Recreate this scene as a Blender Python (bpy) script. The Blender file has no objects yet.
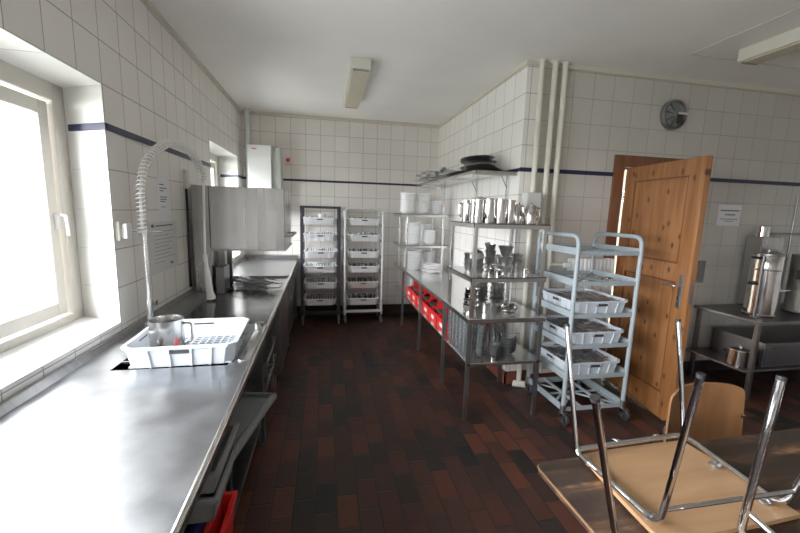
import bpy, bmesh, math, random
from mathutils import Vector, Matrix
random.seed(7)
D = bpy.data; scene = bpy.context.scene; COL = scene.collection
PI = math.pi
H = 1.5          # camera height; floor is z = 0
XL0 = -1.05
TW, TH, Z1 = .19, .20, 2.662      # wall tile size, top joint height

# ------------------------------------------------------------------ materials
def new_mat(name):
    m = D.materials.new(name); m.use_nodes = True
    nt = m.node_tree; b = nt.nodes['Principled BSDF']
    return m, nt, b
def N(nt, t, **kw):
    n = nt.nodes.new(t)
    for k, v in kw.items(): setattr(n, k, v)
    return n
def math_n(nt, op, a, b=None, clamp=False):
    n = N(nt, 'ShaderNodeMath', operation=op); n.use_clamp = clamp
    for i, v in enumerate((a, b)):
        if v is None: continue
        if isinstance(v, (int, float)): n.inputs[i].default_value = v
        else: nt.links.new(v, n.inputs[i])
    return n.outputs[0]
def ramp(nt, fac, stops):
    r = N(nt, 'ShaderNodeValToRGB'); e = r.color_ramp.elements
    while len(e) < len(stops): e.new(.5)
    for el, (p, c) in zip(e, stops): el.position = p; el.color = (*c, 1)
    nt.links.new(fac, r.inputs[0]); return r.outputs[0]
def plain(name, col, rough=.5, metal=0, noise=.0, scale=8, stretch=(1,1,1), bump=0, coat=0, rnoise=0):
    m, nt, b = new_mat(name)
    b.inputs['Base Color'].default_value = (*col, 1)
    b.inputs['Roughness'].default_value = rough
    b.inputs['Metallic'].default_value = metal
    if coat: b.inputs['Coat Weight'].default_value = coat
    tc = N(nt, 'ShaderNodeTexCoord'); mp = N(nt, 'ShaderNodeMapping'); mp.inputs['Scale'].default_value = stretch
    nt.links.new(tc.outputs['Object'], mp.inputs[0])
    nz = N(nt, 'ShaderNodeTexNoise'); nz.inputs['Scale'].default_value = scale; nz.inputs['Detail'].default_value = 4
    nt.links.new(mp.outputs[0], nz.inputs['Vector'])
    if noise:
        lo = tuple(max(0, c*(1-noise)) for c in col); hi = tuple(min(1, c*(1+noise)) for c in col)
        nt.links.new(ramp(nt, nz.outputs[0], [(.3, lo), (.7, hi)]), b.inputs['Base Color'])
    if rnoise:
        r = math_n(nt, 'MULTIPLY', nz.outputs[0], rnoise*2); r = math_n(nt, 'ADD', r, rough-rnoise, True)
        nt.links.new(r, b.inputs['Roughness'])
    if bump:
        bp = N(nt, 'ShaderNodeBump'); bp.inputs['Strength'].default_value = bump; bp.inputs['Distance'].default_value = .01
        nt.links.new(nz.outputs[0], bp.inputs['Height']); nt.links.new(bp.outputs[0], b.inputs['Normal'])
    return m
def tile_mat(name, ux0, uy0, base=(.74,.72,.68), grout=(.27,.25,.22)):
    m, nt, b = new_mat(name)
    g = N(nt, 'ShaderNodeNewGeometry'); s = N(nt, 'ShaderNodeSeparateXYZ'); nt.links.new(g.outputs['Position'], s.inputs[0])
    def cell(sock, o, size):
        t = math_n(nt, 'DIVIDE', math_n(nt, 'SUBTRACT', sock, o), size)
        f = math_n(nt, 'FRACT', t); d = math_n(nt, 'MULTIPLY', math_n(nt, 'MINIMUM', f, math_n(nt, 'SUBTRACT', 1.0, f)), size)
        return math_n(nt, 'FLOOR', t), d
    sn = N(nt, 'ShaderNodeSeparateXYZ'); nt.links.new(g.outputs['True Normal'], sn.inputs[0])
    isx = math_n(nt, 'GREATER_THAN', math_n(nt, 'ABSOLUTE', sn.outputs[0]), .5)
    ua = math_n(nt, 'SUBTRACT', s.outputs[0], ux0); ub = math_n(nt, 'SUBTRACT', s.outputs[1], uy0)
    uu = math_n(nt, 'ADD', math_n(nt, 'MULTIPLY', isx, ub), math_n(nt, 'MULTIPLY', math_n(nt, 'SUBTRACT', 1.0, isx), ua))
    ci, di = cell(uu, -40*TW, TW); cj, dj = cell(s.outputs[2], Z1 - 20*TH, TH)
    d = math_n(nt, 'MINIMUM', di, dj)
    mask = math_n(nt, 'DIVIDE', math_n(nt, 'SUBTRACT', d, .0016), .0014, True)   # 0 in the joint
    mask.node.use_clamp = True
    cx = N(nt, 'ShaderNodeCombineXYZ'); nt.links.new(ci, cx.inputs[0]); nt.links.new(cj, cx.inputs[1])
    w = N(nt, 'ShaderNodeTexWhiteNoise', noise_dimensions='2D'); nt.links.new(cx.outputs[0], w.inputs[0])
    tcol = ramp(nt, w.outputs[0], [(0, tuple(c*.94 for c in base)), (1, base)])
    nz = N(nt, 'ShaderNodeTexNoise'); nz.inputs['Scale'].default_value = 1.3; nt.links.new(g.outputs['Position'], nz.inputs['Vector'])
    gcol = ramp(nt, nz.outputs[0], [(.35, grout), (.65, tuple(c*1.5 for c in grout))])
    mx = N(nt, 'ShaderNodeMix', data_type='RGBA'); nt.links.new(mask, mx.inputs[0]); nt.links.new(gcol, mx.inputs[6]); nt.links.new(tcol, mx.inputs[7])
    nt.links.new(mx.outputs[2], b.inputs['Base Color'])
    rr = math_n(nt, 'SUBTRACT', .75, math_n(nt, 'MULTIPLY', mask, .42)); nt.links.new(rr, b.inputs['Roughness'])
    bp = N(nt, 'ShaderNodeBump'); bp.inputs['Strength'].default_value = .5; bp.inputs['Distance'].default_value = .002
    nt.links.new(mask, bp.inputs['Height']); nt.links.new(bp.outputs[0], b.inputs['Normal'])
    return m
def brick_mat(name, bw, bl, cols, grout, wall=None, rough=.42):
    m, nt, b = new_mat(name)
    g = N(nt, 'ShaderNodeNewGeometry'); s = N(nt, 'ShaderNodeSeparateXYZ'); nt.links.new(g.outputs['Position'], s.inputs[0])
    ux, vy = (s.outputs[0], s.outputs[1]) if wall is None else (s.outputs[2], s.outputs[wall])
    t = math_n(nt, 'DIVIDE', math_n(nt, 'ADD', ux, 20.03), bw); i = math_n(nt, 'FLOOR', t); fu = math_n(nt, 'FRACT', t)
    off = math_n(nt, 'MULTIPLY', math_n(nt, 'MODULO', i, 2.0), .5)
    v = math_n(nt, 'ADD', math_n(nt, 'DIVIDE', math_n(nt, 'ADD', vy, 20.0), bl), off); j = math_n(nt, 'FLOOR', v); fv = math_n(nt, 'FRACT', v)
    du = math_n(nt, 'MULTIPLY', math_n(nt, 'MINIMUM', fu, math_n(nt, 'SUBTRACT', 1.0, fu)), bw)
    dv = math_n(nt, 'MULTIPLY', math_n(nt, 'MINIMUM', fv, math_n(nt, 'SUBTRACT', 1.0, fv)), bl)
    d = math_n(nt, 'MINIMUM', du, dv)
    mask = math_n(nt, 'DIVIDE', math_n(nt, 'SUBTRACT', d, .002), .003, True)
    cx = N(nt, 'ShaderNodeCombineXYZ'); nt.links.new(i, cx.inputs[0]); nt.links.new(j, cx.inputs[1])
    w = N(nt, 'ShaderNodeTexWhiteNoise', noise_dimensions='2D'); nt.links.new(cx.outputs[0], w.inputs[0])
    r = N(nt, 'ShaderNodeValToRGB'); r.color_ramp.interpolation = 'LINEAR'; e = r.color_ramp.elements
    while len(e) < len(cols): e.new(.5)
    for k, (el, c) in enumerate(zip(e, cols)): el.position = k/(len(cols)-1); el.color = (*c, 1)
    nt.links.new(w.outputs[0], r.inputs[0])
    nz = N(nt, 'ShaderNodeTexNoise'); nz.inputs['Scale'].default_value = 14; nz.inputs['Detail'].default_value = 6; nt.links.new(g.outputs['Position'], nz.inputs['Vector'])
    dirt = math_n(nt, 'ADD', math_n(nt, 'MULTIPLY', nz.outputs[0], .8), .6)
    vm = N(nt, 'ShaderNodeVectorMath', operation='SCALE'); nt.links.new(r.outputs[0], vm.inputs[0]); nt.links.new(dirt, vm.inputs['Scale'])
    mx = N(nt, 'ShaderNodeMix', data_type='RGBA'); nt.links.new(mask, mx.inputs[0]); mx.inputs[6].default_value = (*grout, 1); nt.links.new(vm.outputs[0], mx.inputs[7])
    nt.links.new(mx.outputs[2], b.inputs['Base Color'])
    nt.links.new(math_n(nt, 'ADD', math_n(nt, 'MULTIPLY', nz.outputs[0], .35), rough-.12), b.inputs['Roughness'])
    b.inputs['Specular IOR Level'].default_value = .3
    bp = N(nt, 'ShaderNodeBump'); bp.inputs['Strength'].default_value = .6; bp.inputs['Distance'].default_value = .003
    nt.links.new(mask, bp.inputs['Height']); nt.links.new(bp.outputs[0], b.inputs['Normal'])
    return m
def steel_mat(name, col, rough, rn=.12, stretch=(1,1,1), scale=6, bump=0.0):
    return plain(name, col, rough, 1, noise=.12, scale=scale, stretch=stretch, rnoise=rn, bump=bump)
def wood_mat(name, cols, stretch, rough=.4, knots=False, scale=3, coat=.0, knotcol=(.09,.03,.012)):
    m, nt, b = new_mat(name)
    tc = N(nt, 'ShaderNodeTexCoord'); mp = N(nt, 'ShaderNodeMapping'); mp.inputs['Scale'].default_value = stretch
    nt.links.new(tc.outputs['Object'], mp.inputs[0])
    n1 = N(nt, 'ShaderNodeTexNoise'); n1.inputs['Scale'].default_value = scale; n1.inputs['Detail'].default_value = 6; n1.inputs['Distortion'].default_value = .6
    nt.links.new(mp.outputs[0], n1.inputs['Vector'])
    c = ramp(nt, n1.outputs[0], [(.3, cols[0]), (.5, cols[1]), (.72, cols[2])])
    if knots:
        sx = N(nt, 'ShaderNodeSeparateXYZ'); nt.links.new(tc.outputs['Object'], sx.inputs[0])
        cb2 = N(nt, 'ShaderNodeCombineXYZ'); nt.links.new(math_n(nt, 'MULTIPLY', sx.outputs[1], 7.5), cb2.inputs[0]); nt.links.new(math_n(nt, 'MULTIPLY', sx.outputs[2], 4.2), cb2.inputs[1])
        vo = N(nt, 'ShaderNodeTexVoronoi', voronoi_dimensions='2D'); vo.inputs['Scale'].default_value = 1.0; nt.links.new(cb2.outputs[0], vo.inputs['Vector'])
        f = ramp(nt, vo.outputs['Distance'], [(.055, (1,1,1)), (.12, (0,0,0))])
        mx = N(nt, 'ShaderNodeMix', data_type='RGBA'); nt.links.new(f, mx.inputs[0]); nt.links.new(c, mx.inputs[6]); mx.inputs[7].default_value = (*knotcol, 1)
        c = mx.outputs[2]
    nt.links.new(c, b.inputs['Base Color']); b.inputs['Roughness'].default_value = rough; b.inputs['Coat Weight'].default_value = coat
    return m
def glass_mat(name, col=(1,1,1), rough=.02, mix=.35, tint=(.85,.9,.9)):
    # thin clear glass: mostly see-through with a glossy skin
    m = D.materials.new(name); m.use_nodes = True; nt = m.node_tree; nt.nodes.clear()
    out = N(nt, 'ShaderNodeOutputMaterial'); tr = N(nt, 'ShaderNodeBsdfTransparent'); gl = N(nt, 'ShaderNodeBsdfGlossy'); df = N(nt, 'ShaderNodeBsdfDiffuse')
    tr.inputs[0].default_value = (*col, 1); gl.inputs['Roughness'].default_value = rough; df.inputs[0].default_value = (*tint, 1)
    lw = N(nt, 'ShaderNodeLayerWeight'); lw.inputs[0].default_value = mix
    a = N(nt, 'ShaderNodeMixShader'); nt.links.new(lw.outputs['Fresnel'], a.inputs[0]); nt.links.new(tr.outputs[0], a.inputs[1]); nt.links.new(gl.outputs[0], a.inputs[2])
    c = N(nt, 'ShaderNodeMixShader'); c.inputs[0].default_value = .035; nt.links.new(a.outputs[0], c.inputs[1]); nt.links.new(df.outputs[0], c.inputs[2])
    nt.links.new(c.outputs[0], out.inputs[0]); return m

M = {}
M['tile_back'] = tile_mat('white_tile_back', -.8199, 2.351, base=(.80,.76,.71))
M['tile_right'] = tile_mat('white_tile_right_dimmed', 2.1837, 2.351, base=(.56,.54,.49))  # same white tile, base darkened: the dim right side put into the colour
M['tile_left'] = tile_mat('white_tile_left', XL0, 2.351, base=(.82,.79,.74))
M['tile_part'] = tile_mat('white_tile_partition', 2.1837, 2.933, base=(.84,.81,.76))
M['skirt_x'] = brick_mat('red_brick_skirting_x', .13, .24, [(.10,.03,.02),(.16,.045,.03),(.05,.03,.025)], (.09,.08,.07), wall=0)
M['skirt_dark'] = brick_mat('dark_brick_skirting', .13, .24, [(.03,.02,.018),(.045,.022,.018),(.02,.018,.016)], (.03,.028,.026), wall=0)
M['skirt_y'] = brick_mat('red_brick_skirting_y', .13, .24, [(.10,.03,.02),(.16,.045,.03),(.05,.03,.025)], (.09,.08,.07), wall=1)
M['floor'] = brick_mat('brick_floor', .108, .216, [(.012,.012,.011),(.028,.017,.013),(.062,.021,.014),(.034,.018,.014),(.088,.027,.016),(.052,.019,.013),(.018,.015,.013),(.115,.034,.018)], (.018,.015,.013), rough=.46)
M['ceiling'] = plain('painted_ceiling', (.84,.82,.78), .75, noise=.03, scale=2)
M['cornice'] = plain('cornice_paint', (.62,.58,.48), .6)
M['paint_white'] = plain('window_paint', (.54,.51,.46), .35, noise=.02)
M['sill'] = plain('sill_white', (.85,.85,.84), .3, noise=.02)
M['jointgrey'] = plain('joint_grey', (.45,.43,.40), .7)
M['navy'] = plain('navy_glaze', (.012,.014,.05), .4)
M['steel'] = plain('brushed_steel', (.74,.74,.73), .25, 1, noise=.05, scale=2, stretch=(1,.5,1))
M['counter'] = plain('counter_steel', (.33,.34,.35), .33, .95, noise=.16, scale=9, rnoise=.08)
M['steel_v'] = plain('hood_steel', (.40,.39,.38), .27, 1, noise=.22, scale=1.4, stretch=(5,5,.12), rnoise=.10)
M['steel_dark'] = steel_mat('dull_steel', (.32,.32,.32), .36, .08, (1,6,1), 6)
M['steel_wet'] = steel_mat('wet_steel', (.14,.14,.14), .2, .1, (1,1,1), 8)
M['polished'] = steel_mat('polished_steel', (.64,.62,.60), .12, .05, (1,1,1), 9)
M['tarnish'] = steel_mat('tarnished_steel', (.55,.55,.55), .30, .08, (1,1,1), 20)
M['chrome'] = steel_mat('chrome', (.70,.70,.72), .08, .03)
M['chromewhite'] = plain('bright_chrome', (.95,.95,.96), .16, .8)
M['brushed'] = steel_mat('brushed_jug', (.46,.45,.44), .24, .05)
M['glarewhite'] = plain('glare_white', (.92,.90,.86), .25, coat=.6)  # window glare on the chrome spring and spray head, painted as white gloss
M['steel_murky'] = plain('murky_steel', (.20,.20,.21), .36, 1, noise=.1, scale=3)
M['crate_rack'] = plain('rack_crate_plastic', (.85,.86,.87), .4)
M['iron'] = plain('dark_iron', (.05,.05,.055), .45, .6)
M['trolley'] = plain('trolley_grey_paint', (.31,.36,.38), .42, noise=.06, scale=10)
M['rackwhite'] = plain('rack_white_paint', (.66,.66,.65), .4)
M['rackblack'] = plain('rack_dark_paint', (.035,.035,.045), .4)
M['crate'] = plain('crate_plastic', (.52,.56,.60), .42, noise=.03)
M['crate_white'] = plain('basket_plastic', (.56,.60,.65), .35, noise=.02)
M['crate_old'] = plain('yellowed_plastic', (.60,.56,.50), .5, noise=.05)
M['slot'] = plain('slot_shadow', (.03,.03,.035), .8)
M['red'] = plain('red_plastic', (.72,.02,.018), .35, noise=.05)
M['redlabel'] = plain('paper_tag', (.75,.75,.74), .6)
M['blue'] = plain('blue_plastic', (.012,.018,.12), .35)
M['greyplastic'] = plain('grey_plastic', (.24,.245,.25), .5, noise=.08)
M['darkgrey'] = plain('dark_grey_plastic', (.05,.055,.06), .5)
M['rubber'] = plain('black_rubber', (.015,.015,.016), .6)
M['caster'] = plain('grey_caster', (.12,.12,.12), .5)
M['porcelain'] = plain('porcelain', (.90,.90,.89), .15, coat=.5)
M['pipe'] = plain('pipe_enamel', (.68,.65,.56), .35, noise=.04)
M['enamel'] = plain('white_enamel', (.80,.81,.79), .3)
M['enamel_green'] = plain('pale_green_enamel', (.60,.63,.58), .35)
M['lampbody'] = plain('lamp_housing', (.66,.64,.55), .45)
M['diffuser'] = plain('lamp_diffuser', (.55,.50,.36), .35, noise=.05, scale=20)
M['paper'] = plain('paper', (.80,.80,.82), .7)
M['ink'] = plain('printed_ink', (.10,.10,.12), .7)
M['inkred'] = plain('faded_red_ink', (.55,.20,.12), .6)
M['plasticfilm'] = glass_mat('plastic_film', (.93,.93,.92), .15, .3)
M['glass'] = glass_mat('tumbler_glass', (.985,.99,.99), .05, .25)
M['winglass'] = glass_mat('window_glass', (.97,.98,1), .02, .1)
M['acrylic'] = plain('frosted_acrylic', (.62,.62,.60), .3)
M['pine'] = wood_mat('knotty_pine', [(.20,.075,.022),(.29,.115,.036),(.36,.160,.058)], (9,9,.7), .38, True, 2.4, .25)
M['pine_frame'] = wood_mat('pine_casing', [(.11,.035,.010),(.16,.052,.016),(.20,.072,.024)], (9,9,.7), .38, False, 2.4, .25)
M['ply'] = wood_mat('birch_ply', [(.32,.175,.080),(.39,.22,.105),(.44,.265,.135)], (1.2,9,1), .4, False, 2, .2)
M['ply_orange'] = wood_mat('beech_ply', [(.20,.09,.035),(.25,.115,.045),(.29,.14,.06)], (9,1,1.2), .4, False, 2, .2)
M['plyedge'] = wood_mat('ply_edge', [(.10,.048,.018),(.17,.082,.03),(.26,.13,.05)], (3,3,12), .45)
M['silver'] = plain('silver_weld', (.5,.5,.5), .3, 1)
M['lampred'] = plain('alarm_red', (.7,.02,.02), .3)
M['socket'] = plain('socket_plastic', (.62,.60,.52), .4)
# worn dark table top
def worn():
    m, nt, b = new_mat('worn_table_top')
    tc = N(nt, 'ShaderNodeTexCoord'); mp = N(nt, 'ShaderNodeMapping'); mp.inputs['Scale'].default_value = (1.6, 13, 1); mp.inputs['Rotation'].default_value = (0,0,.03)
    nt.links.new(tc.outputs['Object'], mp.inputs[0])
    n1 = N(nt, 'ShaderNodeTexNoise'); n1.inputs['Scale'].default_value = 1.6; n1.inputs['Detail'].default_value = 7; n1.inputs['Roughness'].default_value = .65; nt.links.new(mp.outputs[0], n1.inputs['Vector'])
    n2 = N(nt, 'ShaderNodeTexNoise'); n2.inputs['Scale'].default_value = 30; n2.inputs['Detail'].default_value = 4; nt.links.new(tc.outputs['Object'], n2.inputs['Vector'])
    f = math_n(nt, 'ADD', math_n(nt, 'MULTIPLY', n1.outputs[0], .85), math_n(nt, 'MULTIPLY', n2.outputs[0], .15))
    c = ramp(nt, f, [(.36,(.020,.012,.009)),(.50,(.036,.020,.013)),(.57,(.085,.043,.022)),(.64,(.24,.13,.06))])
    nt.links.new(c, b.inputs['Base Color'])
    nt.links.new(math_n(nt, 'ADD', math_n(nt, 'MULTIPLY', f, .4), .28), b.inputs['Roughness'])
    return m
M['worn'] = worn()

# ------------------------------------------------------------------ mesh builder
class MB:
    def __init__(s): s.bm = bmesh.new()
    def box(s, x0, x1, y0, y1, z0, z1, bev=0, mat=None):
        r = bmesh.ops.create_cube(s.bm, size=1); vs = r['verts']
        for v in vs: v.co = Vector(((x0+x1)/2+v.co.x*(x1-x0), (y0+y1)/2+v.co.y*(y1-y0), (z0+z1)/2+v.co.z*(z1-z0)))
        if bev:
            es = list({e for v in vs for e in v.link_edges})
            r2 = bmesh.ops.bevel(s.bm, geom=es, offset=bev, segments=2, affect='EDGES', profile=.5)
            vs = list({v for f in r2['faces'] for v in f.verts} | {v for v in vs if v.is_valid})
        if mat is not None:
            for v in vs: v.co = mat @ v.co
        return s
    def hexa(s, p):   # 8 points: bottom 4 ccw, top 4 ccw
        vs = [s.bm.verts.new(q) for q in p]
        for f in ((0,3,2,1),(4,5,6,7),(0,1,5,4),(1,2,6,5),(2,3,7,6),(3,0,4,7)): s.bm.faces.new([vs[i] for i in f])
        return s
    def prism(s, pts, z0, z1, taper=1.0, c=None):
        c = c or (sum(p[0] for p in pts)/len(pts), sum(p[1] for p in pts)/len(pts))
        lo = [s.bm.verts.new((c[0]+(x-c[0])*taper, c[1]+(y-c[1])*taper, z0)) for x, y in pts]
        hi = [s.bm.verts.new((x, y, z1)) for x, y in pts]
        n = len(pts)
        s.bm.faces.new(lo[::-1]); s.bm.faces.new(hi)
        for i in range(n): s.bm.faces.new((lo[i], lo[(i+1)%n], hi[(i+1)%n], hi[i]))
        return s
    def tube(s, pts, r, n=10, cap=True, closed=False):
        pts = [Vector(p) for p in pts]; k = len(pts); rings = []
        rs = r if isinstance(r, (list, tuple)) else [r]*k
        prev = None
        for i, p in enumerate(pts):
            if closed: t = (pts[(i+1) % k]-pts[i-1])
            else: t = (pts[min(i+1, k-1)]-pts[max(i-1, 0)])
            t.normalize()
            if prev is None:
                a = Vector((0,0,1)) if abs(t.z) < .9 else Vector((1,0,0))
                u = t.cross(a).normalized()
            else:
                u = (prev - t*prev.dot(t)).normalized()
            prev = u; w = t.cross(u)
            rings.append([s.bm.verts.new(p+(u*math.cos(2*PI*j/n)+w*math.sin(2*PI*j/n))*rs[i]) for j in range(n)])
        m = k if closed else k-1
        for i in range(m):
            a, b = rings[i], rings[(i+1) % k]
            for j in range(n): s.bm.faces.new((a[j], a[(j+1)%n], b[(j+1)%n], b[j]))
        if cap and not closed: s.bm.faces.new(rings[0][::-1]); s.bm.faces.new(rings[-1])
        return s
    def cyl(s, x, y, z0, z1, r, n=24, r2=None):
        return s.lathe([(0,z0),(r,z0),(r if r2 is None else r2,z1),(0,z1)], x, y, n)
    def lathe(s, prof, x=0, y=0, n=28, z=0):
        rings = []
        for (r, h) in prof:
            if r <= 1e-6: rings.append([s.bm.verts.new((x, y, z+h))])
            else: rings.append([s.bm.verts.new((x+r*math.cos(2*PI*j/n), y+r*math.sin(2*PI*j/n), z+h)) for j in range(n)])
        for a, b in zip(rings, rings[1:]):
            for j in range(n):
                q = [a[j % len(a)], a[(j+1) % len(a)], b[(j+1) % len(b)], b[j % len(b)]]
                u = []
                for v in q:
                    if v not in u: u.append(v)
                if len(u) > 2:
                    try: s.bm.faces.new(u)
                    except ValueError: pass
        return s
    def xf(s, mat, start=0):
        s.bm.verts.ensure_lookup_table()
        for v in s.bm.verts[start:]: v.co = mat @ v.co
        return s
    def shear(s):     # counter front line is not quite parallel to the wall
        return s
    def build(s, name, mat, parent=None, smooth=None, bevel=0, loc=None):
        bmesh.ops.recalc_face_normals(s.bm, faces=s.bm.faces)
        me = D.meshes.new(name)
        o = D.objects.new(name, me); COL.objects.link(o)
        root = Vector((0,0,0)); p = parent
        while p is not None: root += p.location; p = p.parent
        if parent is not None: o.parent = parent
        elif loc is not None: o.location = loc
        elif loc is None and parent is None and s.bm.verts:
            xs = [v.co for v in s.bm.verts]
            o.location = Vector(((min(v.x for v in xs)+max(v.x for v in xs))/2, (min(v.y for v in xs)+max(v.y for v in xs))/2, min(v.z for v in xs)))
        off = root + o.location
        for v in s.bm.verts: v.co -= off
        s.bm.to_mesh(me); s.bm.free()
        me.materials.append(M[mat] if isinstance(mat, str) else mat)
        if smooth:
            try: me.shade_smooth()
            except Exception: pass
            try: me.set_sharp_from_angle(angle=math.radians(smooth if smooth > 1 else 40))
            except Exception: pass
        if bevel:
            md = o.modifiers.new('edge', 'BEVEL'); md.width = bevel; md.segments = 2; md.limit_method = 'ANGLE'
        return o
def fil(pts, r, seg=5):
    """round the corners of a polyline"""
    pts = [Vector(p) for p in pts]; out = [pts[0]]
    for a, b, c in zip(pts, pts[1:], pts[2:]):
        u = (a-b); v = (c-b); k = min(r, u.length*.49, v.length*.49)
        p, q = b+u.normalized()*k, b+v.normalized()*k
        for i in range(seg+1):
            t = i/seg; out.append(p*(1-t)**2+b*2*t*(1-t)+q*t*t)
    out.append(pts[-1]); return out
def tag(o, label=None, cat=None, group=None, kind=None):
    if label: o['label'] = label
    if cat: o['category'] = cat
    if group: o['group'] = group
    if kind: o['kind'] = kind
    return o
def thing(name, label, cat, loc=(0,0,0), rotz=0, group=None):
    o = D.objects.new(name, None); COL.objects.link(o); o.location = loc; o.rotation_euler = (0,0,rotz); o.empty_display_size = .05
    return tag(o, label, cat, group)
def struct(name, mb, mat, **kw): return tag(mb.build(name, mat, loc=(0,0,0), **kw), kind='structure')
def dup(root, loc, rot=(0,0,0), label=None, group=None):
    r = root.copy(); COL.objects.link(r); r.location = loc; r.rotation_euler = rot
    if label: r['label'] = label
    if group: r['group'] = group
    for ch in list(root.children):
        c = ch.copy(); COL.objects.link(c); c.parent = r
        for g in list(ch.children):
            d = g.copy(); COL.objects.link(d); d.parent = c
    return r
def cfx(y): return -.300-.0115*y      # counter front edge

# ------------------------------------------------------------------ room
XL, XP, YB, YR, ZC = -1.05, 1.575, 5.316, 2.933, 2.70
XE, YN = 6.2, -3.2
struct('floor', MB().box(XL-.3, XE, YN, YB+.2, -.05, 0), 'floor')
struct('ceiling', MB().box(XL-.3, XE, YN, YB+.2, ZC, ZC+.1), 'ceiling')
W1 = (-.55, 2.155, .88, 2.062)      # near window: y0 y1 z0 z1
W2 = (3.885, 5.03, .90, 2.10)       # far window
W3 = (-2.7, -1.1, .88, 2.062)       # window behind the camera
XW = XL-.32
w = MB(); ys = [YN, W3[0], W3[1], W1[0], W1[1], W2[0], W2[1], YB]
XF = XL-.235
def pier(a, b, sa):          # a wall pier whose near end widens the niche towards the frame
    if sa:
        w.prism([(XF, a+sa), (XL, a), (XL, b), (XF, b)], 0, ZC); w.box(XW, XF, a+sa, b, 0, ZC)
    else: w.box(XW, XL, a, b, 0, ZC)
for a, b, sa in ((ys[0],ys[1],0),(ys[2],ys[3],.13),(ys[4],ys[5],.13),(ys[6],ys[7],.10)): pier(a, b, sa)
for q in (W1, W2, W3):
    sq = .10 if q is W2 else .13
    for z0, z1 in ((0, q[2]), (q[3], ZC)):
        w.box(XW, XL, q[0], q[1], z0, z1); w.box(XW, XF, q[1], q[1]+sq, z0, z1)
        w.prism([(XF, q[1]), (XL, q[1]), (XF, q[1]+sq)], z0, z1)
SPL = .13
for q in (W1, W2, W3):      # splayed far cheek of each window niche: cut by a wedge on the outer side
    pass
struct('wall_left', w, 'tile_left')
struct('wall_back', MB().box(XL-.3, XP+.3, YB, YB+.2, 0, ZC), 'tile_back')
struct('wall_partition', MB().box(XP, XP+.12, YR, YB, 0, ZC), 'tile_part')
DX0, DX1, DZ = 2.545, 3.30, 1.93
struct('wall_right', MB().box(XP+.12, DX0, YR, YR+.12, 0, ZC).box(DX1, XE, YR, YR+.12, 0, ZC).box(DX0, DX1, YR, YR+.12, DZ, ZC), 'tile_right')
struct('wall_hall', MB().box(1.7, 5.0, 4.3, 4.4, 0, ZC), 'cornice')
struct('wall_far_right', MB().box(XE, XE+.1, YN, YR+.12, 0, ZC), 'tile_left')
struct('wall_near', MB().box(XL-.3, XE, YN-.1, YN, 0, ZC), 'tile_back')
# skirtings
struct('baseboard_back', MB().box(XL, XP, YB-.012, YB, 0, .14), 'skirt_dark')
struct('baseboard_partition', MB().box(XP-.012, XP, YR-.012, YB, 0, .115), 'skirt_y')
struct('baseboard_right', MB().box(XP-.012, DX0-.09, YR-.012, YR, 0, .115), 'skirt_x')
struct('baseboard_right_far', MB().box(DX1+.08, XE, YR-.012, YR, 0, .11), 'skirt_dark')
# cornices
struct('trim_1', MB().box(XL, XP, YB-.02, YB, ZC-.03, ZC).box(XL, XL+.02, YN, YB, ZC-.03, ZC).box(XP-.02, XP, YR-.02, YB, ZC-.03, ZC).box(XP, XE, YR-.02, YR, ZC-.03, ZC), 'cornice')
# navy tile band
BZ = 1.865
b = MB()
b.box(XL+.001, XL+.010, W1[1], W2[0], BZ-.017, BZ+.017).box(XL+.001, XL+.010, W2[1], YB, BZ-.017, BZ+.017)
for yy, sp in ((W1[1], .124), (W2[1], .095)): b.prism([(XL-.22, yy+sp-.012), (XL+.008, yy-.014), (XL+.008, yy-.003), (XL-.22, yy+sp-.002)], BZ-.017, BZ+.017)
b.box(XL, XP, YB-.009, YB-.001, BZ-.014, BZ+.014)
b.box(XP-.009, XP-.001, YR-.009, YB, BZ-.014, BZ+.014)
b.box(XP-.009, DX0-.10, YR-.009, YR-.001, BZ-.017, BZ+.017).box(DX1+.09, XE, YR-.009, YR-.001, BZ-.017, BZ+.017)
struct('trim_2', b, 'navy', bevel=.003)
# ceiling seams
s = MB()
s.box(2.63, 2.642, -3, 2.5, ZC-.004, ZC)
s.box(XL, XE, .9, .909, ZC-.003, ZC).box(2.64, XE, 2.5, 2.512, ZC-.004, ZC)
struct('trim_3', s, 'cornice')

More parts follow.
